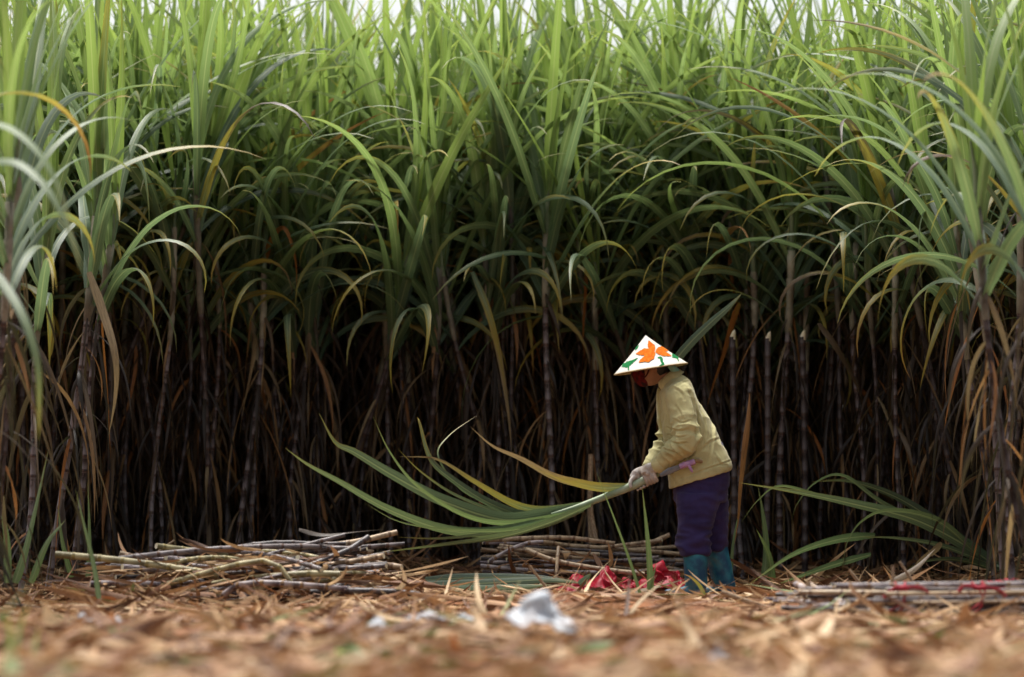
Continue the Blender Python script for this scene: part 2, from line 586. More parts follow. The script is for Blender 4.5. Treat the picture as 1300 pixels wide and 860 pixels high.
def place_plant(meshes, loc, rz=0.0, tilt=(0, 0), sc=1.0, label=None, group='sugarcane plants standing in the field'):
    root = empty('sugarcane_plant', loc)
    root.rotation_euler = (tilt[0], tilt[1], rz)
    root.scale = (sc, sc, sc)
    tag(root, label, 'sugarcane', group)
    for k, me in meshes.items():
        o = bpy.data.objects.new(k, me)
        COL.objects.link(o)
        o.parent = root
    return root


# ------------------------------------------------------------------ ground
_gr = np.random.default_rng(3)
_gk = [( _gr.uniform(0.6, 5.5), _gr.uniform(0, 2 * PI), _gr.uniform(0, 2 * PI)) for _ in range(26)]


def sst(x, a, b):
    t = np.clip((x - a) / (b - a), 0, 1)
    return t * t * (3 - 2 * t)


def edge_y(x):
    """distance of the field's edge: it curves towards the camera at both sides"""
    x = np.asarray(x, float)
    return 22.35 - 0.25 * np.clip(-x - 0.8, 0, 9) ** 1.75 * 0.75 - 0.62 * np.clip(x - 1.35, 0, 9) ** 1.6


def gz(x, y):
    x = np.asarray(x, float)
    y = np.asarray(y, float)
    h = np.zeros(np.broadcast(x, y).shape)
    for f, a, ph in _gk:
        h = h + np.sin(f * (x * math.cos(a) + y * math.sin(a)) + ph) / f
    h = h * 0.0075
    h = h + 0.085 * np.exp(-((y - 18.65 - 0.12 * np.sin(x * 1.3)) / 0.42) ** 2) * sst(x, -3.2, -2.0) * (0.75 + 0.25 * np.sin(x * 2.1 + 1))
    h = h + 0.06 * sst(y, edge_y(x) - 0.9, edge_y(x) - 0.1)
    far = sst(np.hypot(x, y - 18), 14, 30)
    return h * (1 - far)


def make_ground():
    xs = np.concatenate([[-400, -150, -60, -30, -18, -12], np.arange(-9, 9.01, 0.09), [12, 18, 30, 60, 150, 400]])
    ys = np.concatenate([[-300, -100, -30, -8, 0, 4], np.arange(7, 25, 0.09), [26, 28, 31, 36, 45, 70, 130, 300, 700]])
    X, Y = np.meshgrid(xs, ys)
    v = np.stack([X, Y, gz(X, Y)], -1).reshape(-1, 3)
    mb = MB()
    mb.add(v, grid_faces(len(ys), len(xs)))
    tag(link('ground', mb.mesh('ground', M['soil'])), kind='structure')


make_ground()


def make_litter():
    rng = np.random.default_rng(11)
    mb = MB()

    def strips(N, x0, x1, y0, y1, lmin, lmax, wmin, wmax, zoff, thsd, varlo=0.0, varhi=1.0, green=0.0, thm=0.06, bsd=0.35):
        # density follows the widening view
        y = rng.uniform(y0, y1, N)
        x = rng.uniform(-1, 1, N) * (0.20 * y + 0.6)
        x = np.clip(x, x0, x1)
        pat = np.sin(x * 2.3 + np.sin(y * 1.7) * 2) * np.sin(y * 1.9 + np.sin(x * 1.3 + 1) * 2)
        keep = rng.uniform(-0.9, 1.1, N) < pat + 0.55
        x, y = x[keep], y[keep]
        N = len(x)
        base = np.stack([x, y, gz(x, y) + rng.uniform(0.0, zoff, N)], -1)
        az = rng.uniform(0, 2 * PI, N)
        th0 = rng.normal(thm, thsd, N)
        bend = rng.normal(2 * thm, bsd, N)
        ln = rng.uniform(lmin, lmax, N)
        wd = rng.uniform(wmin, wmax, N)
        va = np.clip(rng.beta(1.25, 1.25, N), 0, 1) * (varhi - varlo) + varlo
        g = (rng.uniform(0, 1, N) < green) * rng.uniform(0.6, 1, N)
        blades(mb, base, az, th0, bend, rng.uniform(0.8, 2, N), ln, wd, rng.normal(0, 0.6, N), rng.normal(0, 1.4, N),
               rng.normal(0, 0.9, N), 6, 0.3, np.stack([va, g, np.zeros(N)], -1), tip=3.5)

    strips(10500, -6, 6, 8.5, 23.2, 0.12, 0.60, 0.012, 0.040, 0.02, 0.09, green=0.05)
    strips(2600, -6, 6, 8.5, 16.0, 0.10, 0.35, 0.03, 0.085, 0.02, 0.12, 0.1, 1.0, green=0.10)
    strips(6000, -6, 6, 16.5, 23.5, 0.06, 0.35, 0.008, 0.022, 0.03, 0.22, 0.2, 1.0)
    strips(2600, -6, 6, 20.3, 24.0, 0.15, 0.60, 0.01, 0.04, 0.05, 0.28, 0.0, 0.9)
    strips(260, -6, 6, 16.5, 22.5, 0.08, 0.24, 0.006, 0.014, 0.02, 0.6, 0.2, 1.0)
    # long strips and the bank of trash against the standing cane
    strips(1100, -6, 6, 9.5, 22.0, 0.4, 0.9, 0.016, 0.045, 0.03, 0.02, 0.1, 1.0, thm=0.02, bsd=0.06)
    N = 3000
    x = rng.uniform(-5, 5, N)
    d = rng.beta(1.6, 1.6, N)
    y = edge_y(x) - 0.75 + 1.1 * d
    hh = (0.05 + 0.13 * np.sin(d * PI)) * (0.55 + 0.45 * np.sin(x * 3.1 + 1) * np.sin(x * 1.3))
    base = np.stack([x, y, gz(x, y) + hh * rng.uniform(0.1, 1, N)], -1)
    va = rng.beta(1.2, 1.5, N)
    blades(mb, base, rng.uniform(0, 2 * PI, N), rng.normal(0.0, 0.2, N), rng.normal(0.3, 0.5, N), rng.uniform(.8, 2, N), rng.uniform(.15, .75, N),
           rng.uniform(.008, .035, N), rng.normal(0, .6, N), rng.normal(0, 1.5, N), rng.normal(0, 1, N), 7, 0.3, np.stack([va, 0 * va, 0 * va], -1), tip=3.5)
    # trash tangled into the piles
    for (cx, cy, hx, hy, hz, N) in ((-1.5, 19.25, 1.15, 0.62, 0.34, 900), (-2.3, 19.3, 0.6, 0.6, 0.16, 260), (0.45, 21.45, 0.65, 0.4, 0.30, 200), (-0.35, 21.6, 0.5, 0.6, 0.14, 380), (1.9, 21.0, 0.9, 0.5, 0.14, 330)):
        x, y = cx + hx * rng.uniform(-1, 1, N), cy + hy * rng.uniform(-1, 1, N)
        f = np.clip(1 - ((x - cx) / hx) ** 2 * .7 - ((y - cy) / hy) ** 2 * .8, 0.05, 1)
        base = np.stack([x, y, gz(x, y) + hz * f * rng.uniform(0.2, 1.02, N)], -1)
        va = rng.beta(1.2, 1.6, N)
        blades(mb, base, rng.uniform(0, 2 * PI, N), rng.normal(-0.02, 0.13, N), rng.normal(0.15, 0.4, N), rng.uniform(.8, 2, N), rng.uniform(.12, .55, N),
               rng.uniform(.008, .035, N), rng.normal(0, .6, N), rng.normal(0, 1.5, N), rng.normal(0, 1, N), 7, 0.3, np.stack([va, 0 * va, 0 * va], -1), tip=3.5)

    o = link('leaf_litter', mb.mesh('leaf_litter', M['litter']))
    tag(o, 'dry brown cane leaves and chaff strewn over the red ground', 'leaf litter', kind='stuff')


make_litter()


# ------------------------------------------------------------------ the deep field: one mass
def make_field_mass():
    rng = np.random.default_rng(21)
    proto = []
    for i in range(14):
        p = plant_parts(rng, lean=tuple(rng.normal(0, 0.14, 2)), zc=rng.uniform(2.5, 2.8), nleaf=14, nseg=8, ndry=14,
                        sides=5, detail=False, upright=rng.uniform(0, 1))
        full, top = MB(), MB()
        for part, mi in (('stalk', 0), ('sheath', 1), ('crown', 3), ('dry', 3)):
            v, q, t, uv, c, qm, tm = p[part].arrays()
            m = mi + (qm[0] if part != 'sheath' else 0)
            if part == 'sheath':
                full.add(v, q, None, uv, c, 1)
                top.add(v, q, None, uv, c, 1)
            else:
                full.add(v, q, None, uv, c, m)
                if part == 'crown':
                    top.add(v, q, None, uv, c, m)
        proto.append((full.arrays(), top.arrays()))
    big = MB()
    V, Q, U, C, QM = [], [], [], [], []
    n0 = 0
    # rows beyond the individually built front
    y = 1.55
    spots = []
    while y < 17.0:
        half = 0.1525 * (22 + y) + 1.4
        dx = 0.24 + 0.012 * y
        nx = int(2 * half / dx)
        for i in range(nx):
            x = -half + (i + rng.uniform(0.1, 0.9)) * dx
            ye = max(17.0, float(edge_y(np.clip(x, -4.2, 4.6))))
            spots.append((x, ye + y + rng.uniform(-0.2, 0.2), y))
        y += 0.26 + 0.018 * y
    for x, yy, dep in spots:
        a = proto[rng.integers(len(proto))][0 if dep < 12 else 1]
        v, q, t, uv, c, qm, tm = a
        ang = rng.uniform(0, 2 * PI)
        sc = rng.uniform(0.90, 1.06) * (1.0 + 0.006 * min(dep, 10))
        ca, sa = math.cos(ang) * sc, math.sin(ang) * sc
        tx, ty = rng.normal(0, 0.05, 2)
        w = np.stack([v[:, 0] * ca - v[:, 1] * sa + v[:, 2] * tx + x, v[:, 0] * sa + v[:, 1] * ca + v[:, 2] * ty + yy,
                      v[:, 2] * sc + 0.02], -1)
        V.append(w); Q.append(q + n0); U.append(uv)
        c = c.copy()
        C.append(c); QM.append(qm)
        n0 += len(v)
    big.v, big.q, big.uv, big.c, big.qm, big.n = V, Q, U, C, QM, n0
    me = big.mesh('deep_cane_mass', [M['cane'], M['sheath'], M['shoot'], M['leaf']])
    tag(link('sugarcane_thicket', me), 'dense green mass of sugarcane deep behind the front rows', 'sugarcane', kind='stuff')
    return len(spots), n0


nmass = make_field_mass()

# ------------------------------------------------------------------ the front rows, cane by cane
rngp = np.random.default_rng(5)
variants = []
for i in range(22):
    p = plant_parts(rngp, lean=tuple(rngp.normal(0, 0.13, 2)), zc=rngp.uniform(2.10, 2.80), r=rngp.uniform(0.015, 0.0205),
                    nleaf=int(rngp.integers(13, 18)), ndry=int(rngp.integers(20, 34)), size=rngp.uniform(0.98, 1.25), wide=rngp.uniform(0.9, 1.3), crook=rngp.uniform(0, 0.12),
                    crook_az=rngp.uniform(0, 6.28), upright=rngp.uniform(-0.3, 1))
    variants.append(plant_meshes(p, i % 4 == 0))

# canes that the eye picks out: (base px, py-ish, distance, top px, crown height, radius, label)
HEROES = [
    (58, 20.1, 128, 2.45, 0.021, 'thick mottled cane leaning right, outer one of the pair beyond the pile\'s pale end', dict(nleaf=14)),
    (84, 20.4, 142, 2.38, 0.020, 'mottled cane leaning right, inner one of the pair beyond the pile\'s pale end', dict(nleaf=12)),
    (22, 19.6, 60, 2.30, 0.019, 'cane leaning right at the far left edge of the field', {}),
    (192, 21.6, 218, 2.55, 0.016, 'thin straight cane with a bare grey stem, first right of the leaning pair', {}),
    (296, 21.9, 340, 2.30, 0.019, 'cane leaning right out of the clump behind the left pile', dict(nleaf=13)),
    (318, 22.1, 322, 2.25, 0.019, 'upright cane with a rust streaked leaf in the clump behind the left pile', dict(rust=1)),
    (374, 22.2, 388, 2.35, 0.017, 'slim upright cane right beside the clump behind the left pile', {}),
    (498, 22.6, 486, 2.45, 0.018, 'upright cane behind the right end of the left pile', {}),
    (598, 22.7, 560, 2.40, 0.017, 'cane leaning left above the cut frond\'s tips', {}),
    (672, 22.6, 622, 2.35, 0.019, 'cane leaning left just beside the tall fan topped cane', {}),
    (700, 22.0, 694, 2.55, 0.022, 'stout upright cane with the tallest fan of leaves in mid field', dict(nleaf=16, size=1.12, upright=1)),
    (774, 22.5, 748, 2.35, 0.018, 'cane with an orange leaf hanging from it, above and left of the pointed hat', dict(rust=2)),
    (828, 22.8, 842, 2.45, 0.018, 'upright cane rising straight behind the pointed hat', {}),
    (944, 22.1, 956, 2.30, 0.020, 'cane with pale sheaths right behind the worker\'s back', dict(rust=3)),
    (992, 21.9, 1000, 2.42, 0.022, 'stout cane with a wide dark crown, right of the three lopped canes', dict(nleaf=16, size=1.12)),
    (1016, 22.2, 1030, 2.30, 0.019, 'pale sheathed cane beside the stout dark crowned one', {}),
    (1084, 21.8, 1092, 2.45, 0.020, 'upright cane above the arching green leaves on the ground', dict(nleaf=14)),
    (1150, 21.3, 1132, 2.40, 0.018, 'cane leaning slightly left above the fallen frond\'s middle', {}),
    (1276, 19.7, 1236, 2.50, 0.021, 'ringed cane leaning left, nearer of the pair above the fallen frond\'s base', dict(nleaf=13)),
    (1262, 20.3, 1214, 2.40, 0.019, 'ringed cane leaning left, farther of the pair above the fallen frond\'s base', {}),
    (1288, 19.2, 1290, 2.45, 0.022, 'thick upright cane at the far right edge of the field', {}),
]
hero_xy = []
for i, (bx, Y, tx, zc, r, lab, opt) in enumerate(HEROES):
    rr = np.random.default_rng(100 + i)
    b = at(bx, 700, Y)
    x0 = b[0]
    x1 = at(tx, 300, Y)[0]
    g = float(gz(x0, Y)) - 0.01
    kw = {k: v for k, v in opt.items() if k != 'rust'}
    p = plant_parts(rr, lean=(x1 - x0, rr.normal(0, 0.08)), zc=zc, r=r, nseg=18, ndry=24, sides=10, **{'nleaf': 15, 'size': 1.17, 'wide': 1.12, **kw})
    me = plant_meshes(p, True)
    root = place_plant(me, (x0, Y, g), label=lab)
    hero_xy.append((x0, Y))
    if opt.get('rust'):
        mb = MB()
        k = opt['rust']
        if k == 1:
            pts = [at(330, 345, Y - .1), at(345, 300, Y - .2), at(362, 290, Y - .25), at(375, 330, Y - .28), at(376, 372, Y - .3)]
            w, c = 0.055, (1.0, 0.62, 0)
        elif k == 2:
            pts = [at(752, 300, Y - .1), at(747, 335, Y - .15), at(744, 375, Y - .17), at(741, 430, Y - .2), at(745, 470, Y - .2)]
            w, c = 0.045, (1.0, 0.95, 0)
        else:
            pts = [at(940, 385, Y - .1), at(931, 410, Y - .25), at(920, 450, Y - .3), at(906, 490, Y - .32), at(896, 522, Y - .33)]
            w, c = 0.055, (1.0, 0.66, 0)
        pts = [q - np.array([x0, Y, g]) for q in pts]
        ribbon(mb, pts, w, 0.5, 0.8, col=c)
        o = link('hanging_leaf', mb.mesh('hanging_leaf', M['leaf']), root)
        o['label'] = 'rust orange hanging leaf'

# the rest of the front rows, in stools of several canes
count = len(HEROES)
zones = [(-9, -2.0, 'sugarcane in the crowded front rows left of the pile\'s pale end'),
         (-2.0, -0.75, 'sugarcane in the crowded front rows behind the left pile'),
         (-0.75, 0.45, 'sugarcane in the crowded front rows behind the held frond'),
         (0.45, 1.35, 'sugarcane in the crowded front rows behind the bent worker'),
         (1.35, 2.3, 'sugarcane in the crowded front rows behind the arching fallen frond'),
         (2.3, 9, 'sugarcane in the crowded front rows at the right edge')]
TOTAL = 296
row = 0
dep = 0.12
while count < TOTAL and row < 9:
    xs = np.arange(-4.0, 4.45, 0.40)
    for x in xs:
        x = x + rngp.uniform(-0.13, 0.13) + (0.2 if row % 2 else 0)
        for k in range(int(rngp.integers(2, 5)) if row < 4 else 3):
            if count >= TOTAL:
                break
            a = rngp.uniform(0, 2 * PI)
            q = rngp.uniform(0.03, 0.16)
            xx = x + q * math.cos(a)
            yy = float(edge_y(xx)) + dep + q * math.sin(a) + rngp.uniform(-0.1, 0.1)
            if abs(xx) > 0.1525 * yy + 1.1:
                continue
            if min(math.hypot(xx - hx, (yy - hy)) for hx, hy in hero_xy) < 0.06:
                continue
            # keep the sight line in front of the stand-out canes free of thick clutter
            lab = [z[2] for z in zones if z[0] <= xx < z[1]][0]
            sdx = 0.06 if rngp.uniform() < 0.65 else 0.17
            place_plant(variants[rngp.integers(len(variants))], (xx, yy, float(gz(xx, yy)) - 0.02), rngp.uniform(0, 2 * PI),
                        (rngp.normal(0, 0.045), rngp.normal(0, sdx)), rngp.uniform(0.93, 1.08), lab)
            count += 1
    row += 1
    dep += 0.33

# canes just beyond both sides of the frame, whose blurred leaves hang in
for (x, y, rz, lab) in ((-2.90, 16.6, 2.0, 'nearest blurred cane whose leaves droop in from the left edge'),
                        (-2.78, 17.5, 4.0, 'blurred leafy cane, second from the camera at the left edge'),
                        (-2.88, 18.6, 5.2, 'slightly blurred leafy cane, third from the camera at the left edge'),
                        (2.98, 18.7, 2.2, 'slightly blurred leafy cane, third from the camera at the right edge'),
                        (3.02, 16.9, 3.4, 'nearest blurred cane whose leaves reach in from the right edge'),
                        (2.86, 17.8, 3.6, 'blurred cane with a pale stem just behind the nearest one at the right edge')):
    place_plant(variants[rngp.integers(len(variants))], (x, y, float(gz(x, y)) - 0.02), rz, (0, 0.03), 1.05, lab)

# three canes lopped at chest height, their pale cut ends showing
for i, (px, py, Y, lab) in enumerate(((930, 428, 21.7, 'lopped cane with a pale slanted cut, nearest to the worker\'s back'),
                                      (975, 430, 21.75, 'lopped cane with a pale cut, middle one of three'),
                                      (1019, 428, 21.7, 'lopped cane with a pale cut, farthest of three from the worker'))):
    rr = np.random.default_rng(300 + i)
    top = at(px, py, Y)
    bx = top[0] + rr.uniform(-0.06, 0.03)
    g = float(gz(bx, Y)) - 0.03
    path = catmull([(0, 0, 0), ((top[0] - bx) * .4 + .01, 0, top[2] * .45), (top[0] - bx, 0, top[2] - g)], 20)
    L = np.linalg.norm(np.diff(path, axis=0), axis=1).sum()
    s, ra, nd = cane_profile(L, rr, 0.021, 0.020)
    pp, _ = along(path, s)
    mb = MB()
    tube(mb, pp, ra, 10, np.stack([np.full(len(s), rr.uniform()), nd, 0 * s], -1), cap=False)
    root = link('lopped_cane', mb.mesh('lopped_cane', M['cane']), None, (bx, Y, g))
    tag(root, lab, 'lopped cane', 'canes lopped at chest height')
    mb = MB()
    e = pp[-1]
    tube(mb, np.array([e + (0, 0, -0.035), e + (0.002, 0, -0.005), e + (0.010, -0.002, 0.03), e + (0.016, -0.003, 0.045)]), [0.0185, 0.0195, 0.012, 0.003], 10)
    link('cut_end', mb.mesh('cut_end', M['pulp']), root)

# broad loose leaf rising behind the hat
def leaf_thing(name, pts, width, label, cat, tilt=0.6, twist=0.0, col=(0.5, 0.05, 0.1), group=None, n=28, mat='leaf', **kw):
    mb = MB()
    p0 = np.asarray(pts[0], float)
    ribbon(mb, [np.asarray(q, float) - p0 for q in pts], width, tilt, twist, n, col, **kw)
    o = link(name, mb.mesh(name, M[mat]), None, p0)
    return tag(o, label, cat, group)


leaf_thing('cane_leaf', [at(848, 470, 21.3), at(872, 440, 21.2), at(900, 412, 21.1), at(925, 390, 21.0), at(943, 372, 20.95)], 0.062,
           'broad grey green leaf slanting up from behind the pointed hat', 'leaf', 0.35, 0.2, (0.35, 0.0, 0.0), tip=3, mat='cut_leaf')
leaf_thing('cane_leaf', [at(952, 500, 21.3), at(950, 535, 21.2), at(945, 575, 21.1), at(940, 620, 21.1), at(937, 660, 21.1), at(930, 700, 21.2)], 0.052,
           'rust brown dead leaf hanging upright behind the worker\'s hip', 'leaf', 0.25, 0.5, (0.95, 0.9, 0), base_w=0.08, tip=1.6)
leaf_thing('cane_leaf', [at(112, 345, 19.5), at(130, 395, 19.4), at(146, 450, 19.3), at(147, 500, 19.3), at(138, 555, 19.3)], 0.055,
           'long tan dead leaf hanging beside the leaning pair of canes', 'leaf', 0.35, 0.5, (0.78, 0.9, 0))
leaf_thing('cane_leaf', [at(-40, 320, 16.2), at(-5, 350, 16.0), at(28, 400, 15.8), at(47, 460, 15.7), at(50, 520, 15.7), at(48, 560, 15.7)], 0.05,
           'blurred green leaf hanging down at the left edge, tip low', 'leaf', 0.4, 0.3, (0.6, 0.1, 0.1))
leaf_thing('cane_leaf', [at(-30, 205, 15.6), at(20, 205, 15.4), at(60, 240, 15.2), at(90, 300, 15.1), at(102, 345, 15.0)], 0.06,
           'upper blurred leaf arching in from the left edge', 'leaf', 0.9, 0.2, (0.5, 0.05, 0.1))
leaf_thing('cane_leaf', [at(-40, 150, 15.4), at(10, 160, 15.2), at(50, 195, 15.0), at(78, 250, 14.9), at(92, 310, 14.8)], 0.055,
           'topmost blurred leaf arching in from the left edge', 'leaf', 1.0, 0.2, (0.7, 0.05, 0.2))
leaf_thing('cane_leaf', [at(600, 345, 21.9), at(620, 395, 21.8), at(634, 450, 21.8), at(645, 520, 21.8), at(650, 575, 21.8)], 0.05,
           'long hanging leaf, green fading to brown, left of the fan topped cane', 'leaf', 0.35, 0.3, (0.8, 0.40, 0))
leaf_thing('cane_leaf', [at(1040, 410, 21.6), at(1062, 440, 21.5), at(1083, 478, 21.5), at(1096, 510, 21.5)], 0.05,
           'tan dead leaf slanting across the canes right of the lopped ones', 'leaf', 0.5, 0.3, (0.6, 1, 0))

# ------------------------------------------------------------------ cut canes on the ground
def cut_cane(c, yaw, pitch, L, r, mat, rr, bend=0.0, bendz=0.0, label=None, group=None, pts=None, name='cut_cane', trim=None):
    """one cut cane, its own mesh with pale cut ends"""
    if pts is None:
        d = np.array([math.cos(yaw) * math.cos(pitch), math.sin(yaw) * math.cos(pitch), math.sin(pitch)])
        sd = np.array([-math.sin(yaw), math.cos(yaw), 0])
        t = np.linspace(-1, 1, 16)
        path = d[None] * (t * L / 2)[:, None] + sd[None] * (bend * (1 - t ** 2))[:, None] + np.array([0, 0, 1.0])[None] * (bendz * (1 - t ** 2))[:, None]
    else:
        c = np.asarray(pts[0], float)
        path = catmull([np.asarray(q, float) - c for q in pts], 26)
    Lr = np.linalg.norm(np.diff(path, axis=0), axis=1).sum()
    s, ra, nd = cane_profile(Lr, rr, r, r * rr.uniform(0.8, 1.0), step=rr.uniform(0.09, 0.14))
    ends = np.minimum(s, Lr - s)
    pp, _ = along(path, s)
    mb = MB()
    tube(mb, pp, ra, 9, np.stack([np.full(len(s), rr.uniform()), nd, 0 * s], -1), capmat=1)
    o = link(name, mb.mesh(name, [mat, M['pulp']]), None, c)
    return tag(o, label, 'cut cane', group)


rq = np.random.default_rng(44)
G1 = 'cut canes in the left pile'
L1 = 'cut cane lying among many alike in the left pile'
mats1 = ['cane_cut', 'cane_pale', 'cane_tan', 'cane_pale', 'cane_green', 'cane_tan', 'cane', 'cane_pale']
for k in range(128):
    lay = int(rq.integers(0, 8))
    f = lay / 8.0
    Y = 19.45 + rq.uniform(-0.62, 0.62) * (1 - f * 0.75)
    L = rq.uniform(0.45, 1.45)
    x = rq.uniform(-2.25, -0.75) + 0.12 * f
    z = 0.03 + lay * 0.034 + rq.uniform(-0.012, 0.012)
    x = min(max(x, -2.5 + L / 2 + 0.5 * rq.beta(1, 2)), -0.62 - L / 2 - 0.45 * rq.beta(1, 2))
    edge = sst(x, -2.5, -1.7) * 0.6 + 0.4
    pit = rq.normal(0.02, 0.085)
    cut_cane((x, Y, z * edge + 0.02 + float(gz(x, Y))), rq.normal(0, 0.30 + 0.35 * (L < 0.85)), pit, L, rq.uniform(0.011, 0.019),
             M[mats1[rq.integers(len(mats1))]], rq, rq.normal(0, 0.10), rq.normal(0.0, 0.04), L1, G1)
H1 = [([at(72, 704, 19.0), at(150, 711, 18.95), at(230, 722, 18.9), at(278, 730, 18.9)], 0.021, 'cane_green', 'long pale yellow cane sticking out of the left pile\'s outer end'),
      ([at(180, 752, 18.9), at(270, 725, 18.75), at(330, 712, 18.7), at(358, 722, 18.68), at(372, 742, 18.66)], 0.018, 'cane_green', 'yellow green cane bent over sharply near its end in the left pile'),
      ([at(278, 762, 18.7), at(300, 744, 18.6), at(335, 740, 18.55), at(400, 744, 18.6), at(440, 748, 18.7)], 0.019, 'cane_cut', 'purple and white curved cane at the front of the left pile'),
      ([at(345, 748, 19.0), at(400, 716, 19.1), at(440, 700, 19.2), at(468, 682, 19.3)], 0.021, 'cane', 'dark thick cane tilting up to the right out of the left pile'),
      ([at(366, 730, 18.75), at(400, 728, 18.75), at(432, 729, 18.75)], 0.020, 'cane_green', 'short pale green cane length at the left pile\'s front'),
      ([at(395, 752, 18.7), at(450, 750, 18.7), at(510, 752, 18.7), at(545, 757, 18.72)], 0.020, 'cane', 'dark cane running low to the right from the left pile'),
      ([at(290, 700, 19.5), at(370, 695, 19.6), at(440, 690, 19.7), at(504, 676, 19.8)], 0.019, 'cane_tan', 'tan cane along the top of the left pile, end split')]
for pts, r, m, lab in H1:
    cut_cane(None, 0, 0, 1, r, M[m], rq, label=lab, group=G1, pts=pts)

G2 = 'cut canes in the middle pile'
L2 = 'thin brown cut cane among many alike in the pile behind the red plastic'
mats2 = ['cane_tan', 'cane_tan', 'cane_cut', 'cane_tan', 'cane']
for k in range(74):
    lay = int(rq.integers(0, 8))
    f = lay / 8.0
    Y = 21.55 + rq.uniform(-0.45, 0.45) * (1 - f * 0.7)
    L = rq.uniform(0.55, 1.2)
    x = rq.uniform(-0.12, 1.0) + 0.03
    x = min(max(x, -0.20 + L / 2), 1.14 - L / 2)
    z = 0.03 + lay * 0.037
    cut_cane((x, Y, z + float(gz(x, Y))), rq.normal(-0.03, 0.2), rq.normal(-0.03, 0.06), L, rq.uniform(0.010, 0.016),
             M[mats2[rq.integers(len(mats2))]], rq, rq.normal(0, 0.03), rq.normal(0, 0.015), L2, G2)
H2 = [([at(668, 698, 21.0), at(705, 712, 20.95), at(760, 722, 20.9), at(818, 729, 20.85)], 0.016, 'cane_tan', 'pale cane sloping down across the front of the middle pile'),
      ([at(709, 695, 21.0), at(707, 715, 20.9), at(706, 738, 20.85)], 0.013, 'cane_tan', 'short pale stick standing upright against the middle pile'),
      ([at(616, 686, 21.3), at(660, 684, 21.3), at(720, 683, 21.35), at(780, 690, 21.4)], 0.017, 'cane_tan', 'thick brown cane along the top of the middle pile'),
      ([at(622, 712, 21.2), at(645, 699, 21.2), at(668, 690, 21.2), at(690, 688, 21.2)], 0.015, 'cane_cut', 'grey cane tilting up at the middle pile\'s outer end'),
      ([at(822, 692, 21.5), at(838, 684, 21.5), at(850, 679, 21.5)], 0.016, 'cane_tan', 'short tan cane end poking up beside the worker\'s knee')]
for pts, r, m, lab in H2:
    cut_cane(None, 0, 0, 1, r, M[m], rq, label=lab, group=G2, pts=pts)

G3 = 'cut canes tied with red ribbon'
L3 = 'purple and white cut cane among many alike in the bundles tied with red ribbon'
bund = [(2.28, 17.55, 0.02), (2.45, 17.15, -0.03), (2.35, 17.95, 0.05)]
for bi, (bx, by, yaw) in enumerate(bund):
    for k in range(16):
        a = rq.uniform(0, 2 * PI)
        q = 0.10 * math.sqrt(rq.uniform())
        L = rq.uniform(1.3, 1.7)
        x, y = bx + rq.uniform(-0.25, 0.25), by + q * math.cos(a) * 1.4
        z = 0.115 + 0.8 * q * math.sin(a) + float(gz(x, y)) * 0.5
        cut_cane((x, y, z), yaw + rq.normal(0, 0.07), rq.normal(0, 0.02), L, rq.uniform(0.009, 0.0145),
                 M[['cane_cut', 'cane_pale', 'cane', 'cane_cut', 'cane_tan'][rq.integers(5)]], rq, rq.normal(0, 0.04), 0, L3, G3)
H3 = [([at(1010, 742, 17.9), at(1050, 758, 17.5), at(1090, 772, 17.2), at(1130, 784, 17.0)], 0.019, 'cane_cut', 'cane with a pale green end lying aslant before the tied bundles'),
      ([at(1028, 742, 17.95), at(1060, 764, 17.7), at(1110, 782, 17.4)], 0.016, 'cane_tan', 'thin cream cane beside the aslant pale ended one'),
      ([at(1220, 750, 18.3), at(1260, 754, 18.3), at(1310, 757, 18.3)], 0.019, 'cane', 'dark ringed cane lying just behind the tied bundles')]
for pts, r, m, lab in H3:
    cut_cane(None, 0, 0, 1, r, M[m], rq, label=lab, group=G3, pts=pts)


# red ties: loop round the bundle, knot and two tails
def tie(x, y, R0, lab, rr):
    root_z = 0.115 + float(gz(x, y)) * 0.5
    mb = MB()
    a = np.linspace(0, 2 * PI, 26)
    ring = np.stack([0.02 * np.sin(a * 2 + rr.uniform(0, 6)), R0 * 1.2 * np.cos(a), 0.74 * R0 * np.sin(a)], -1)
    tube(mb, ring, 0.003, 6, ry=0.011, cap=False)
    ring2 = ring + np.stack([0.05 * np.sin(a), 0 * a, 0.004 + 0 * a], -1)
    tube(mb, ring2, 0.003, 6, ry=0.010, cap=False)
    k = np.array([0.01, -R0 * 0.95, R0 * 0.45])
    tube(mb, np.array([k + (-.03, -.005, 0), k + (-.012, -.012, .01), k + (.012, -.012, .01), k + (.03, -.005, 0)]), [0.003, 0.012, 0.012, 0.003], 7)
    for sg in (-1, 1):
        e = k + np.array([sg * rr.uniform(.05, .10), -0.02, rr.uniform(-.03, .03)])
        pts = catmull([k, k + (sg * .03, -.015, .012), e, e + np.array([sg * .03, -.01, -.03])], 10)
        tube(mb, pts, np.linspace(.007, .012, 10), 6, ry=0.002)
    o = link('ribbon_tie', mb.mesh('ribbon_tie', M['ribbon']), None, (x, y, root_z))
    tag(o, lab, 'ribbon', 'red ties round the bundles')


tie(1.97, 17.15, 0.10, 'red ribbon round the nearest bundle\'s end beside the aslant cane', rq)
tie(2.36, 17.12, 0.105, 'red ribbon with crossed tails round the middle of the nearest bundle', rq)
tie(2.50, 17.55, 0.10, 'red ribbon round the middle bundle of tied canes', rq)
tie(2.62, 17.95, 0.10, 'red ribbon round the farthest bundle of tied canes', rq)


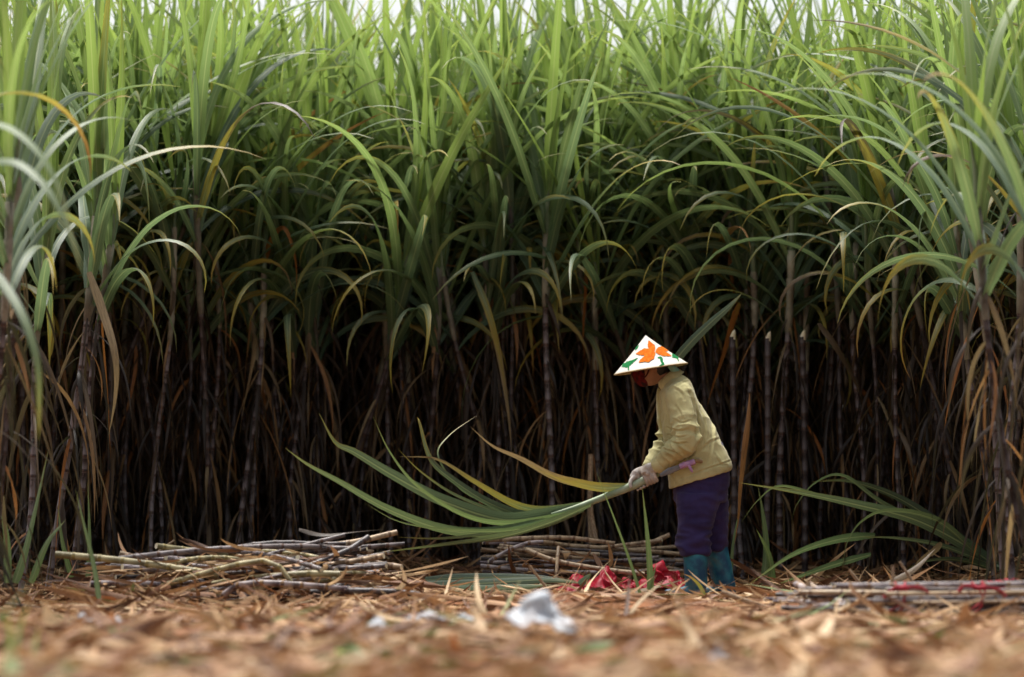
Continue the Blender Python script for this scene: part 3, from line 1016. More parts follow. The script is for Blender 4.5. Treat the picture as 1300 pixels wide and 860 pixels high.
# ------------------------------------------------------------------ plastic
def crumple(name, loc, sx, sy, h, mat, label, cat, group, seed, n=26, peak=(0.5, 0.5), yaw=0.0):
    rr = np.random.default_rng(seed)
    u, v = np.meshgrid(np.linspace(0, 1, n), np.linspace(0, 1, n))
    bump = np.clip(1 - 1.6 * np.hypot(u - peak[0], v - peak[1]), 0, 1)
    z = np.zeros_like(u)
    dx = np.zeros_like(u)
    dy = np.zeros_like(u)
    for i in range(n):
        for j in range(n):
            q = Vector((u[i, j] * 3.2 + seed, v[i, j] * 3.2, seed * 0.7))
            r1 = 1 - abs(mnoise.noise(q) * 2)
            r2 = 1 - abs(mnoise.noise(q * 2.3) * 2)
            z[i, j] = h * (bump[i, j] * 0.85 + 0.22 * r1 * (0.3 + bump[i, j]) + 0.10 * r2)
            dx[i, j] = mnoise.noise(q * 1.7 + Vector((9, 0, 0))) * 0.22
            dy[i, j] = mnoise.noise(q * 1.7 + Vector((0, 9, 0))) * 0.22
    x = (u - 0.5 + dx) * sx
    y = (v - 0.5 + dy) * sy
    ca, sa = math.cos(yaw), math.sin(yaw)
    mb = MB()
    mb.add(np.stack([x * ca - y * sa, x * sa + y * ca, z - 0.005], -1), grid_faces(n, n))
    o = link(name, mb.mesh(name, mat), None, loc)
    return tag(o, label, cat, group)


GR = 'scraps of red plastic beside the boots'
RED = [(738, 741, .26, .20, .12, 'red plastic scrap at the heap\'s end farthest from the boots'),
       (766, 742, .24, .2, .16, 'bulging red plastic scrap under the pale sloping cane'),
       (795, 746, .22, .18, .10, 'low red plastic scrap behind the yellow leaf'),
       (836, 744, .26, .2, .19, 'tall crumpled red plastic scrap beside the tall grass blade'),
       (858, 746, .20, .18, .13, 'red plastic scrap touching the worker\'s boot'),
       (818, 748, .18, .16, .08, 'small red plastic scrap at the foot of the tall grass blade')]
for i, (px, py, sx, sy, h, lab) in enumerate(RED):
    Y = 20.6 + 0.08 * (i % 3)
    p = at(px, py, Y)
    crumple('plastic_scrap', (p[0], Y, 0.03 + float(gz(p[0], Y))), sx, sy, h, M['red_plastic'], lab, 'plastic scrap', GR, 3 + i, yaw=i * 1.1)
GW = 'scraps of white plastic on the litter'
WH = [(692, 14.3, .27, .2, .17, 'large white plastic scrap standing up like a tent below the yellow leaf'),
      (548, 15.8, .20, .16, .05, 'flat white plastic scrap left of the tent like one'),
      (590, 15.6, .10, .10, .04, 'small white plastic scrap beside the flat one'),
      (113, 15.9, .10, .10, .06, 'rounded white scrap, largest of three near the left edge'),
      (150, 15.6, .08, .08, .05, 'small white scrap, middle of three near the left edge'),
      (168, 15.7, .07, .07, .04, 'pale blue white scrap, innermost of three near the left edge'),
      (912, 12.9, .06, .06, .06, 'blurred cream scrap nearest the camera below the worker'),
      (480, 14.6, .10, .10, .06, 'cream scrap in the litter just below the flat white one')]
for i, (px, Y, sx, sy, h, lab) in enumerate(WH):
    p = at(px, 700, Y)
    crumple('plastic_scrap', (p[0], Y, 0.03 + float(gz(p[0], Y))), sx, sy, h, M['white_plastic'], lab, 'plastic scrap', GW, 30 + i, peak=(0.4, 0.5), yaw=0.2 * i)


# ------------------------------------------------------------------ fronds and loose leaves
def frond(name, root_pt, leaves, label, cat, stem=None, stem_r=None, stemmat='pale_shoot'):
    root = empty(name, root_pt)
    tag(root, label, cat)
    rp = np.asarray(root_pt, float)
    if stem is not None:
        mb = MB()
        p = catmull([np.asarray(q) - rp for q in stem], 24)
        r = np.interp(np.linspace(0, 1, 24), np.linspace(0, 1, len(stem_r)), stem_r)
        tube(mb, p, r, 10)
        link('stem', mb.mesh('stem', M[stemmat]), root)
    for (pts, w, tilt, tw, col, lab) in leaves:
        mb = MB()
        ribbon(mb, [np.asarray(q) - rp for q in pts], w, tilt, tw, 30, col, fold=0.3)
        o = link('leaf', mb.mesh('leaf', M['cut_leaf']), root)
        if lab:
            o['label'] = lab
    return root


def path_at(px, Y0, Y1):
    k = len(px)
    return [at(a, b, Y0 + (Y1 - Y0) * i / (k - 1)) for i, (a, b) in enumerate(px)]


YH = 19.93
held = [
    (path_at([(800, 618), (765, 620), (735, 615), (700, 605), (660, 583), (625, 567), (597, 542)], YH, 19.7), .068, 0.5, 0.5, (0.80, 0.43, 0), 'yellow leaf'),
    (path_at([(740, 641), (690, 649), (650, 640), (600, 611), (555, 584), (507, 580)], YH, 20.1), .062, 0.5, 0.5, (0.7, 0.34, 0.1), 'olive leaf with a brown tip'),
    (path_at([(745, 642), (680, 656), (625, 641), (575, 610), (546, 583), (533, 540), (530, 530)], YH, 20.15), .060, 0.5, 0.2, (0.45, 0.10, 0.0), None),
    (path_at([(740, 645), (690, 656), (635, 660), (560, 636), (500, 605), (450, 575), (425, 562), (405, 525)], YH, 20.05), .100, 0.45, 0.3, (0.5, 0.03, 0.0), 'broadest, grey green leaf'),
    (path_at([(720, 652), (650, 665), (590, 655), (530, 618), (495, 575), (474, 530)], YH - .04, 19.7), .042, 0.6, 0.4, (0.9, 0.0, 0.3), None),
    (path_at([(740, 647), (690, 665), (620, 677), (560, 672), (490, 646), (430, 612), (390, 590), (362, 569)], YH, 19.6), .078, 0.5, 0.3, (0.7, 0.0, 0.12), 'bright green leaf'),
    (path_at([(735, 648), (660, 672), (580, 674), (510, 664), (463, 639)], YH - .05, 19.55), .048, 0.8, 0.6, (0.1, 0.0, 0.1), None),
    (path_at([(750, 641), (700, 663), (640, 681), (560, 692), (478, 702)], YH - .05, 19.6), .048, 0.5, 0.2, (0.5, 0.0, 0.1), 'lowest straight leaf'),
    (path_at([(745, 644), (700, 654), (640, 652), (580, 630), (535, 600), (505, 570)], YH + .03, 20.25), .036, 0.5, 0.4, (0.4, 0.1, 0.0), None),
    (path_at([(750, 642), (700, 660), (630, 676), (560, 684), (505, 682)], YH - .03, 19.7), .036, 0.5, 0.3, (0.5, 0.05, 0.0), None),
    (path_at([(730, 648), (660, 650), (590, 625), (556, 580), (570, 553), (605, 528)], YH + .05, 20.4), .022, 0.5, 0.5, (0.6, 0.1, 0.2), None),
]
held_stem = [at(838, 600, 19.93), at(822, 608, 19.93), at(800, 618, 19.93), at(770, 630, 19.93), at(735, 643, 19.93), at(700, 653, 19.93)]
frond('harvested_cane', tuple(at(822, 608, 19.93)), held, 'long cut cane top with trailing leaves held in the worker\'s hands', 'cane top',
      held_stem, [0.017, 0.027, 0.026, 0.021, 0.017, 0.008])

YR = 20.6
fallen = [
    (path_at([(1268, 722), (1220, 690), (1160, 660), (1090, 642), (1020, 627), (938, 613)], YR, 20.2), .095, 0.5, 0.3, (0.25, 0.0, 0.0), 'longest, broad grey green leaf'),
    (path_at([(1240, 705), (1190, 662), (1130, 649), (1095, 662), (1075, 690), (1068, 728)], YR - .1, 20.1), .062, 0.9, 0.5, (0.3, 0.0, 0.1), 'arched leaf touching the ground'),
    (path_at([(1200, 680), (1120, 640), (1070, 605), (1035, 614), (1012, 640), (1005, 660)], YR + .1, 20.5), .055, 1.0, 0.5, (0.2, 0.02, 0.0), None),
    (path_at([(1100, 645), (1040, 630), (990, 618), (962, 636), (940, 664)], YR, 20.3), .040, 0.9, 0.4, (0.3, 0.0, 0.1), None),
    (path_at([(1262, 720), (1200, 672), (1140, 633), (1080, 612), (1030, 612)], YR + .25, 21.0), .070, 0.5, 0.4, (0.0, 0.0, 0.0), None),
    (path_at([(1280, 728), (1220, 712), (1180, 712), (1150, 722)], YR - .1, 20.2), .050, 0.7, 0.4, (0.0, 0.0, 0.0), None),
    (path_at([(1275, 724), (1200, 695), (1140, 684), (1090, 682)], YR, 20.5), .045, 0.6, 0.4, (0.4, 0.0, 0.0), None),
]
frond('fallen_cane', tuple(at(1275, 726, YR)), fallen, 'fallen cane top spreading arched green leaves along the field\'s right edge', 'cane top',
      [at(1320, 742, YR), at(1290, 732, YR), at(1262, 718, YR), at(1230, 702, YR)], [0.022, 0.022, 0.017, 0.008])

low = [
    (path_at([(1110, 680), (1060, 686), (1005, 705), (950, 742)], 20.9, 20.3), .06, 0.4, 0.4, (0.4, 0, 0.05), None),
    (path_at([(1105, 704), (1055, 718), (1020, 730), (985, 742)], 20.7, 20.2), .05, 0.4, 0.3, (0.1, 0, 0.0), None),
]
for (pts, w, ti, tw, col, _), lab in zip(low, ('bright green leaf slanting down to the ground right of the boots',
                                               'dark green leaf lying low under the slanting bright one')):
    leaf_thing('cane_leaf', pts, w, lab, 'leaf', ti, tw, col)

gl = [([(468, 741), (540, 744), (620, 740), (690, 736), (745, 741)], .085, 'dark green leaf lying flat between the two piles, front one', (0.3, 0, 0), 20.35),
      ([(500, 748), (580, 750), (650, 746), (700, 742)], .09, 'bright green leaf lying flat between the two piles', (0.6, 0, .1), 20.15),
      ([(540, 736), (610, 733), (680, 733), (735, 738)], .07, 'grey green leaf lying flat between the two piles, rear one', (0.1, 0, 0), 20.6)]
for px, w, lab, col, Y in gl:
    leaf_thing('cane_leaf', path_at(px, Y, Y - .1), w, lab, 'leaf', 0.30, 0.3, col)
leaf_thing('cane_leaf', path_at([(668, 756), (715, 764), (770, 757), (830, 745), (876, 733)], 19.5, 19.7), .06,
           'pale yellow dry leaf lying across the litter before the red plastic', 'leaf', 0.7, 0.4, (0.78, 0.9, 0))
leaf_thing('cane_leaf', path_at([(735, 742), (742, 736), (750, 728)], 20.2, 20.2), .05,
           'small green leaf end standing up beside the red plastic', 'leaf', 0.4, 0.1, (0.3, 0, 0.1), tip=4)
leaf_thing('cane_leaf', path_at([(380, 672), (410, 678), (450, 675), (490, 672)], 19.7, 19.8), .05,
           'curled brown leaf on top of the left pile', 'leaf', 0.9, 0.8, (0.35, 1, 0))
leaf_thing('cane_leaf', path_at([(1148, 740), (1165, 715), (1185, 700), (1195, 690)][::-1], 20.0, 19.9), .05,
           'tan dry leaf leaning up out of the litter under the fallen frond', 'leaf', 0.5, 0.3, (0.66, 1, 0))
leaf_thing('cane_leaf', path_at([(1085, 762), (1120, 745), (1160, 722), (1187, 696)], 19.4, 19.7), .06,
           'long tan dry leaf slanting up behind the tied bundles', 'leaf', 0.5, 0.2, (0.68, 1, 0))


# grass and weeds: tufts with separate blades
def grass(loc, lst, label, group='green weeds at the field edge', col=(0.8, 0.0, 0.35)):
    root = empty('grass_tuft', loc)
    tag(root, label, 'grass', group)
    rp = np.asarray(loc, float)
    for pts, w in lst:
        mb = MB()
        ribbon(mb, [np.asarray(q) - rp for q in pts], w, 0.4, 0.5, 18, col, base_w=0.7)
        link('blade', mb.mesh('blade', M['leaf']), root)


def gp(px, py, Y):
    p = at(px, py, Y)
    return (float(p[0]), Y, max(0.0, float(gz(p[0], Y))) - 0.01)


grass(gp(824, 760, 19.4), [(path_at([(825, 762), (824, 720), (820, 670), (815, 618)], 19.4, 19.4), .045),
                           (path_at([(822, 762), (828, 735), (833, 712)], 19.4, 19.35), .02)],
      'tall single grass blade standing before the worker\'s hands')
grass(gp(812, 758, 19.5), [(path_at([(814, 760), (800, 715), (780, 660), (757, 600)], 19.5, 19.6), .022)],
      'thin grass blade leaning left across the middle pile')
grass(gp(885, 770, 19.5), [(path_at([(896, 770), (890, 748), (878, 734), (866, 728)], 19.5, 19.4), .028)],
      'yellowing grass blade curving across the worker\'s boot', col=(0.9, 0.35, 0.3))
grass(gp(975, 740, 21.0), [(path_at([(968, 742), (972, 700), (968, 655), (962, 618)], 21, 21), .05),
                           (path_at([(980, 742), (975, 705), (960, 672)], 21, 20.9), .05)],
      'clump of broad grass blades right of the worker')
grass(gp(920, 745, 21.1), [(path_at([(921, 745), (920, 700), (917, 650)], 21.1, 21.1), .03),
                           (path_at([(926, 745), (930, 690), (940, 640)], 21.1, 21.1), .025)],
      'slim grass blades just behind the worker\'s far boot')
grass(gp(115, 745, 19.0), [(path_at([(128, 770), (120, 720), (108, 670), (96, 620)], 18.2, 18.5), .035),
                           (path_at([(112, 745), (114, 690), (112, 610)], 19.6, 19.6), .04),
                           (path_at([(95, 745), (80, 690), (74, 640)], 19.8, 19.8), .04)],
      'green blades rising before the left pile\'s pale end')
grass(gp(30, 740, 19.2), [(path_at([(20, 740), (35, 690), (62, 570)], 19.2, 19.2), .06),
                          (path_at([(10, 740), (8, 680), (-8, 600)], 19.2, 19.2), .06),
                          (path_at([(40, 740), (60, 690), (84, 660)], 19.2, 19.1), .05)],
      'dark broad blades in the shade at the left edge')
grass(gp(15, 830, 13.2), [(path_at([(10, 850), (14, 810), (8, 770)], 13.0, 13.0), .035),
                          (path_at([(22, 850), (26, 800), (40, 760)], 13.1, 13.2), .03),
                          (path_at([(42, 850), (46, 820), (52, 790)], 13.1, 13.2), .03)],
      'blurred yellow green blades at the lower left corner', col=(0.9, 0.15, 0.8))
grass(gp(445, 840, 13.4), [(path_at([(430, 835), (450, 822), (470, 836)], 13.2, 13.0), .06),
                           (path_at([(440, 842), (430, 826), (424, 818)], 13.2, 13.1), .03)],
      'blurred low green blades in the litter nearest the camera', col=(0.8, 0.0, 0.5))
for px, py, Y, lab in ((180, 806, 14.6, 'first blurred green blade lying low before the left pile'),
                       (270, 842, 12.6, 'second blurred green blade, nearer the camera, before the left pile'),
                       (790, 826, 13.6, 'blurred yellow green blade lying right of the tent like white scrap')):
    leaf_thing('cane_leaf', path_at([(px - 60, py), (px - 10, py - 7), (px + 50, py + 6)], Y, Y - .1), .05, lab, 'leaf', 0.5, 0.3, (0.8, 0.1, 0.6))


# dry sticks standing in the litter
def stick(a, b, r, lab, mat='cane_tan'):
    rr = np.random.default_rng(int(a[0] * 100) % 1000 + 5)
    a, b = np.asarray(a, float), np.asarray(b, float)
    mid = (a + b) / 2 + rr.normal(0, 0.008, 3)
    p = catmull([0 * a, mid - a, b - a], 10)
    mb = MB()
    tube(mb, p, np.linspace(r, r * 0.7, 10), 8, np.stack([np.full(10, .5), np.zeros(10), np.zeros(10)], -1), ry=np.linspace(r, r * .7, 10) * .6)
    tag(link('dry_stick', mb.mesh('dry_stick', M[mat]), None, a), lab, 'stick', 'dry sticks in the litter')


for (p0, p1, Y, r, lab) in (
        ((751, 690), (750, 577), 21.7, .022, 'tall flat dry stick standing before the dark canes behind the held frond'),
        ((757, 690), (749, 630), 21.6, .018, 'shorter dry stick against the tall flat one'),
        ((712, 775), (672, 718), 19.2, .010, 'rusty thin stick leaning left before the flat green leaves'),
        ((1012, 790), (1026, 738), 17.6, .016, 'brown stick standing at the near end of the tied bundles'),
        ((1128, 784), (1133, 718), 17.4, .011, 'thin stick standing before the tied bundles'),
        ((1165, 750), (1141, 713), 18.6, .010, 'pale stick leaning left behind the tied bundles'),
        ((1098, 752), (1077, 723), 18.9, .012, 'brown stick leaning left beside the pale ended cane'),
        ((915, 752), (975, 772), 18.3, .016, 'pale stick lying aslant right of the boots'),
        ((808, 800), (868, 764), 17.2, .014, 'pale stick slanting up below the boots'),
        ((655, 785), (640, 752), 18.2, .016, 'tan split stick leaning before the flat green leaves'),
        ((196, 705), (222, 686), 19.6, .008, 'thin stick poking up above the left pile')):
    stick(at(p0[0], p0[1], Y), at(p1[0], p1[1], Y), r, lab)


# ------------------------------------------------------------------ the worker
def solid(mb, voxel, smooth_it=6, name='tmp'):
    me = mb.mesh(name, M['skin'])
    o = bpy.data.objects.new(name, me)
    COL.objects.link(o)
    m = o.modifiers.new('r', 'REMESH')
    m.mode = 'VOXEL'
    m.voxel_size = voxel
    if smooth_it:
        s = o.modifiers.new('s', 'SMOOTH')
        s.iterations = smooth_it
        s.factor = 0.5
    dg = bpy.context.evaluated_depsgraph_get()
    res = bpy.data.meshes.new_from_object(o.evaluated_get(dg))
    bpy.data.objects.remove(o)
    bpy.data.meshes.remove(me)
    res.name = name
    for p in res.polygons:
        p.use_smooth = True
    res.materials.clear()
    return res


PX, PY0 = 1.16, 20.0                                   # where the worker stands
PZ = float(gz(1.16, 20.0))


def W(px, py, y=0.0):
    """figure point in the worker's frame: photo pixel and sideways offset (negative = towards the camera)"""
    return np.array([(px - 650) / 213.0 - PX, y, (765 - py) / 213.0])


def loft(mb, rings, sides=24, p=2.0, sub=5):
    """rings: (front point, back point, half width sideways, y centre)"""
    fr = catmull([r[0] for r in rings], len(rings) * sub)
    bk = catmull([r[1] for r in rings], len(rings) * sub)
    hw = catmull([[r[2], 0, 0] for r in rings], len(rings) * sub)[:, 0]
    c = (fr + bk) / 2
    a = (bk - fr) / 2
    ang = np.linspace(0, 2 * PI, sides, endpoint=False)
    co, si = np.cos(ang), np.sin(ang)
    co = np.sign(co) * np.abs(co) ** (2 / p)
    si = np.sign(si) * np.abs(si) ** (2 / p)
    v = c[:, None] + a[:, None] * co[None, :, None] + np.array([0, 1.0, 0])[None, None] * (si[None, :] * hw[:, None])[..., None]
    n = len(c)
    mb.add(v, grid_faces(n, sides, True))
    for e in (0, n - 1):
        k = np.arange(sides)
        mb.add(np.vstack([v[e], c[e][None]]), None, np.stack([k, (k + 1) % sides, np.full(sides, sides)], -1)[:, ::(-1 if e == 0 else 1)])


def limb(mb, pts, radii, n=22, sides=16):
    p = catmull(pts, n)
    r = np.interp(np.linspace(0, 1, n), np.linspace(0, 1, len(radii)), radii)
    tube(mb, p, r, sides)
    for e, rr in ((p[0], r[0]), (p[-1], r[-1])):
        ball(mb, e, (rr, rr, rr))


def ball(mb, c, r, n=14, m=10, rot=None):
    th = np.linspace(0, PI, m)
    ph = np.linspace(0, 2 * PI, n, endpoint=False)
    T, Pp = np.meshgrid(th, ph, indexing='ij')
    v = np.stack([np.sin(T) * np.cos(Pp) * r[0], np.sin(T) * np.sin(Pp) * r[1], np.cos(T) * r[2]], -1).reshape(-1, 3)
    if rot is not None:
        v = v @ rot.T
    mb.add(v + np.asarray(c), grid_faces(m, n, True))


def rot_y(a):
    c, s = math.cos(a), math.sin(a)
    return np.array([[c, 0, s], [0, 1, 0], [-s, 0, c]])


SH_N, SH_F = W(860, 506, -0.165), W(852, 502, 0.165)
EL_N, EL_F = W(869, 562, -0.235), W(852, 560, 0.20)
WR_N, WR_F = W(832, 597, -0.105), W(824, 600, 0.06)
HEADC = W(828, 470)
HR = rot_y(rad(28))                                    # head bowed forward


def make_person():
    root_loc = (PX, PY0, PZ)
    mb = MB()
    # torso, neck, head, arms, legs: one surface
    loft(mb, [(W(866, 605), W(915, 598), .130, 0), (W(860, 575), W(900, 568), .115, 0), (W(854, 540), W(886, 530), .125, 0),
              (W(848, 514), W(872, 498), .140, 0), (W(847, 502), W(863, 487), .08, 0)], 20)
    limb(mb, [W(856, 496), W(848, 486), W(840, 478)], [.058, .052, .052], 8)
    ball(mb, HEADC, (.092, .075, .112), 20, 14, HR)
    ball(mb, HEADC + HR @ np.array([-.035, 0, -.06]), (.058, .055, .062), 14, 10, HR)       # jaw
    ball(mb, HEADC + HR @ np.array([-.098, 0, -.022]), (.020, .014, .026), 10, 8, HR)       # nose
    for sg in (-1, 1):
        ball(mb, HEADC + HR @ np.array([.008, sg * .076, -.012]), (.020, .010, .032), 10, 8, HR)  # ears
        ball(mb, HEADC + HR @ np.array([-.078, sg * .030, .012]), (.018, .022, .010), 10, 8, HR)  # brow
    for sh, el, wr in ((SH_N, EL_N, WR_N), (SH_F, EL_F, WR_F)):
        limb(mb, [sh, (sh + el) / 2, el, (el + wr) / 2, wr], [.056, .050, .040, .038, .027], 24)
    for hip, kn, an in (((W(888, 606, -.085)), W(880, 668, -.105), W(884, 748, -.11)), ((W(895, 606, .085)), W(901, 668, .10), W(914, 748, .11))):
        limb(mb, [hip, (hip + kn) / 2, kn, (kn + an) / 2, an], [.066, .066, .052, .050, .038], 24)
        limb(mb, [an, an + np.array([-.06, 0, -.03]), an + np.array([-.14, 0, -.045])], [.036, .034, .026], 10)
    me = solid(mb, 0.009, 4, 'person')
    me.materials.append(M['skin'])
    person = link('person', me, None, root_loc)
    tag(person, 'person bent forward in khaki jacket, purple trousers and pointed hat, gripping a cut cane top', 'person')

    # eyes
    for sg in (-1, 1):
        mb = MB()
        ball(mb, HEADC + HR @ np.array([-.084, sg * .031, -.002]), (.010, .012, .009), 12, 8, HR)
        link('eye', mb.mesh('eye', M['hair']), person)
    # mouth is under the cloth; hair cap
    mb = MB()
    ball(mb, HEADC + HR @ np.array([.014, 0, .030]), (.092, .080, .098), 20, 14, HR)
    me = solid(mb, 0.008, 3, 'hair')
    me.materials.append(M['hair'])
    link('hair', me, person)
    # cloth over nose, mouth and jaw
    mb = MB()
    ball(mb, HEADC + HR @ np.array([-.045, 0, -.055]), (.062, .068, .060), 18, 12, HR)
    ball(mb, HEADC + HR @ np.array([-.096, 0, -.022]), (.024, .020, .026), 12, 8, HR)
    ball(mb, HEADC + HR @ np.array([-.02, 0, -.095]), (.050, .060, .035), 16, 10, HR)
    me = solid(mb, 0.006, 4, 'face_cloth')
    me.materials.append(M['mask'])
    link('face_cloth', me, person)
    # pale teal cloth at the nape
    mb = MB()
    limb(mb, [W(849, 466, -.07), W(854, 471, -.055), W(858, 475, -.02), W(858, 474, .04)],
         [.016, .024, .026, .018], 14)
    me = solid(mb, 0.006, 3, 'nape_cloth')
    me.materials.append(M['nape'])
    link('nape_cloth', me, person)

    # jacket
    mb = MB()
    loft(mb, [(W(850, 623), W(927, 600), .185, 0), (W(847, 606), W(928, 591), .185, 0), (W(845, 575), W(916, 565), .172, 0), (W(841, 545), W(901, 534), .175, 0),
              (W(838, 520), W(885, 509), .182, 0), (W(838, 504), W(876, 488), .170, 0), (W(840, 496), W(866, 479), .115, 0), (W(841, 489), W(859, 475), .066, 0)], 32, 2.3)
    for sh, el, wr, s in ((SH_N, EL_N, WR_N, 1), (SH_F, EL_F, WR_F, -1)):
        q = el + (wr - el) * 0.88
        limb(mb, [sh + np.array([0.005, 0.02 * s, -.005]), (sh + el) / 2 + np.array([.005, 0, 0]), el, (el + q) / 2, q], [.086, .082, .076, .064, .050], 30, 20)
    me = solid(mb, 0.0052, 3, 'jacket')
    co = np.zeros(len(me.vertices) * 3)
    no = np.zeros(len(me.vertices) * 3)
    me.vertices.foreach_get('co', co)
    me.vertices.foreach_get('normal', no)
    co, no = co.reshape(-1, 3), no.reshape(-1, 3)

    def seg_t(p, a, b):
        d = b - a
        t = np.clip(((p - a) @ d) / (d @ d), 0, 1)
        return t, np.linalg.norm(p - (a + t[:, None] * d), axis=1)
    disp = np.zeros(len(co))
    for sh, el, wr in ((SH_N, EL_N, WR_N), (SH_F, EL_F, WR_F)):
        t2, d2 = seg_t(co, el, wr)
        t1, d1 = seg_t(co, sh, el)
        w2 = np.clip(1 - (d2 - .085) / .02, 0, 1)
        w1 = np.clip(1 - (d1 - .095) / .02, 0, 1) * sst(t1, 0.2, 0.6)
        nz = np.array([mnoise.noise(Vector(p * 9)) for p in co])
        f2 = np.sin(t2 * 30 + nz * 3.2 + co[:, 1] * 30)
        f1 = np.sin(t1 * 26 + nz * 3.5 - co[:, 1] * 25)
        f2 = 1 - 1.6 * np.abs(np.sin(t2 * 15 + nz * 1.8 + co[:, 1] * 12))
        f1 = 1 - 1.6 * np.abs(np.sin(t1 * 13 + nz * 2.0 - co[:, 1] * 10))
        disp += 0.0105 * f2 * w2 * np.exp(-((t2 - 0.15) / 0.42) ** 2) + 0.0095 * f1 * w1 * np.exp(-((t1 - 1.0) / 0.4) ** 2)
    n1 = np.array([mnoise.noise(Vector((p[0] * 7 + p[2] * 3, p[1] * 4, p[2] * 3.2 - p[0] * 5))) for p in co])
    n2 = np.array([mnoise.noise(Vector((p[0] * 14 + p[2] * 12, p[1] * 7, (p[2] - p[0]) * 9))) for p in co])
    disp += 0.007 * n1 + 0.0035 * (1 - 2.4 * np.abs(n2))
    # creases seen on the near side: (polyline, half width, depth, ridge beside it)
    near = np.clip(-no[:, 1] * 2.2 + 0.25, 0, 1)
    creases = [([(873, 503), (880, 522), (883, 545), (881, 566), (875, 580)], .011, .016), ([(846, 500), (853, 497), (862, 503), (866, 512)], .007, .006),
               ([(847, 546), (857, 551), (870, 549)], .0055, .0095), ([(848, 555), (858, 559), (871, 557)], .005, .009), ([(845, 563), (857, 567), (868, 566)], .0055, .010),
               ([(838, 572), (850, 577), (864, 579)], .0055, .009), ([(852, 536), (862, 541), (873, 538)], .005, .006), ([(856, 520), (862, 532), (861, 545)], .006, .005),
               ([(861, 611), (885, 602), (908, 594), (926, 588)], .0045, .006), ([(896, 512), (903, 540), (901, 570), (893, 600)], .008, .007),
               ([(884, 580), (898, 566), (912, 560)], .007, .006), ([(888, 520), (894, 545), (890, 575)], .007, .006), ([(905, 580), (912, 592), (920, 594)], .006, .005),
               ([(846, 590), (853, 605), (855, 618)], .006, .007), ([(843, 530), (841, 550), (845, 572)], .005, .006), ([(868, 585), (880, 577), (888, 560)], .007, .007),
               ([(880, 498), (889, 512), (899, 527)], .006, .004), ([(858, 495), (868, 489), (874, 488)], .005, .004)]
    for poly, cw, cd in creases:
        cp = catmull([W(a_, b_) for a_, b_ in poly], 140)[:, [0, 2]]
        dv = co[:, None, [0, 2]] - cp[None]
        dd = np.linalg.norm(dv, axis=2)
        kk = dd.argmin(1)
        dm = dd.min(1)
        taper = np.sin(np.clip(kk / 139.0, 0.06, 0.94) * PI) ** 0.5
        tg = np.gradient(cp, axis=0)[kk]
        dk = dv[np.arange(len(co)), kk]
        sgn = np.sign(tg[:, 0] * dk[:, 1] - tg[:, 1] * dk[:, 0])
        disp += near * taper * cd * (-np.exp(-(dm / cw) ** 2) + 0.55 * np.exp(-((dm - 1.7 * cw) / (1.1 * cw)) ** 2) * (sgn > 0))
    hem = np.clip(1 - np.abs(co[:, 2] - (0.735 - (co[:, 0] + .0) * -0.25)) / 0.02, 0, 1)
    co = co + no * disp[:, None]
    me.vertices.foreach_set('co', co.astype(np.float32).ravel())
    me.materials.append(M['jacket'])
    jacket = link('jacket', me, person)
    # collar: a folded band with points
    mb = MB()
    a = np.linspace(rad(-158), rad(158), 30)
    ax = norm(W(836, 476) - W(850, 492))
    ux = norm(np.array([ax[2], 0, -ax[0]]))
    cc = W(849.5, 484)
    rows = []
    for (h, rr_) in ((-.022, .078), (.012, .066), (.030, .060), (.030, .067), (.008, .083), (-.028, .096)):
        rows.append(cc + ax * (h + .0 * a[:, None]) - ux * (np.cos(a)[:, None] * rr_) * -1.0 + np.array([0, 1.0, 0]) * (np.sin(a)[:, None] * rr_ * 1.05)
                    - ax * (np.clip(np.abs(a) - rad(95), 0, 9)[:, None] * (0.028 if h < 0 and rr_ > .09 else 0.0)))
    v = np.stack(rows)
    mb.add(v, grid_faces(len(rows), len(a)))
    co_me = mb.mesh('collar', M['jacket'])
    link('collar', co_me, jacket)
    # cuffs, hem band, pocket flap
    for el, wr in ((EL_N, WR_N), (EL_F, WR_F)):
        mb = MB()
        d = norm(wr - el)
        q = el + (wr - el) * 0.80
        tube(mb, np.array([q, q + d * .008, q + d * .045, q + d * .050, q + d * .046]), [.050, .055, .051, .047, .036], 20, cap=False)
        link('cuff', mb.mesh('cuff', M['jacket']), jacket)

    # trousers
    mb = MB()
    loft(mb, [(W(857, 640), W(922, 640), .165, 0), (W(856, 615), W(925, 610), .168, 0), (W(858, 590), W(922, 585), .16, 0), (W(860, 570), W(915, 565), .14, 0)], 26, 2.2)
    nl = [(W(858, 630, 0), W(915, 630, 0), -.085), (W(858, 660), W(905, 660), -.095), (W(858, 685), W(899, 685), -.105), (W(859, 700), W(899, 700), -.11), (W(863, 706), W(898, 706), -.11)]
    fl = [(W(868, 630), W(925, 630), .085), (W(880, 660), W(926, 660), .098), (W(887, 685), W(923, 685), .108), (W(889, 698), W(921, 698), .112), (W(891, 703), W(919, 703), .112)]
    for lst in (nl, fl):
        loft(mb, [(f + np.array([0, y, 0]), b + np.array([0, y, 0]), w) for (f, b, y), w in zip(lst, (.105, .10, .095, .092, .082))], 20, 2.1)
    me = solid(mb, 0.0075, 5, 'trousers')
    co = np.zeros(len(me.vertices) * 3)
    no = np.zeros(len(me.vertices) * 3)
    me.vertices.foreach_get('co', co)
    me.vertices.foreach_get('normal', no)
    co, no = co.reshape(-1, 3), no.reshape(-1, 3)
    nz = np.array([mnoise.noise(Vector((p[0] * 8, p[1] * 6, p[2] * 5 + p[0] * 4))) for p in co])
    nz2 = np.array([mnoise.noise(Vector((p[0] * 9, p[1] * 7, p[2] * 20))) for p in co])
    lowf = np.exp(-((co[:, 2] - 0.34) / 0.09) ** 2)
    disp = 0.012 * nz + (0.008 + 0.012 * lowf) * (1 - 2.2 * np.abs(nz2)) * 0.8
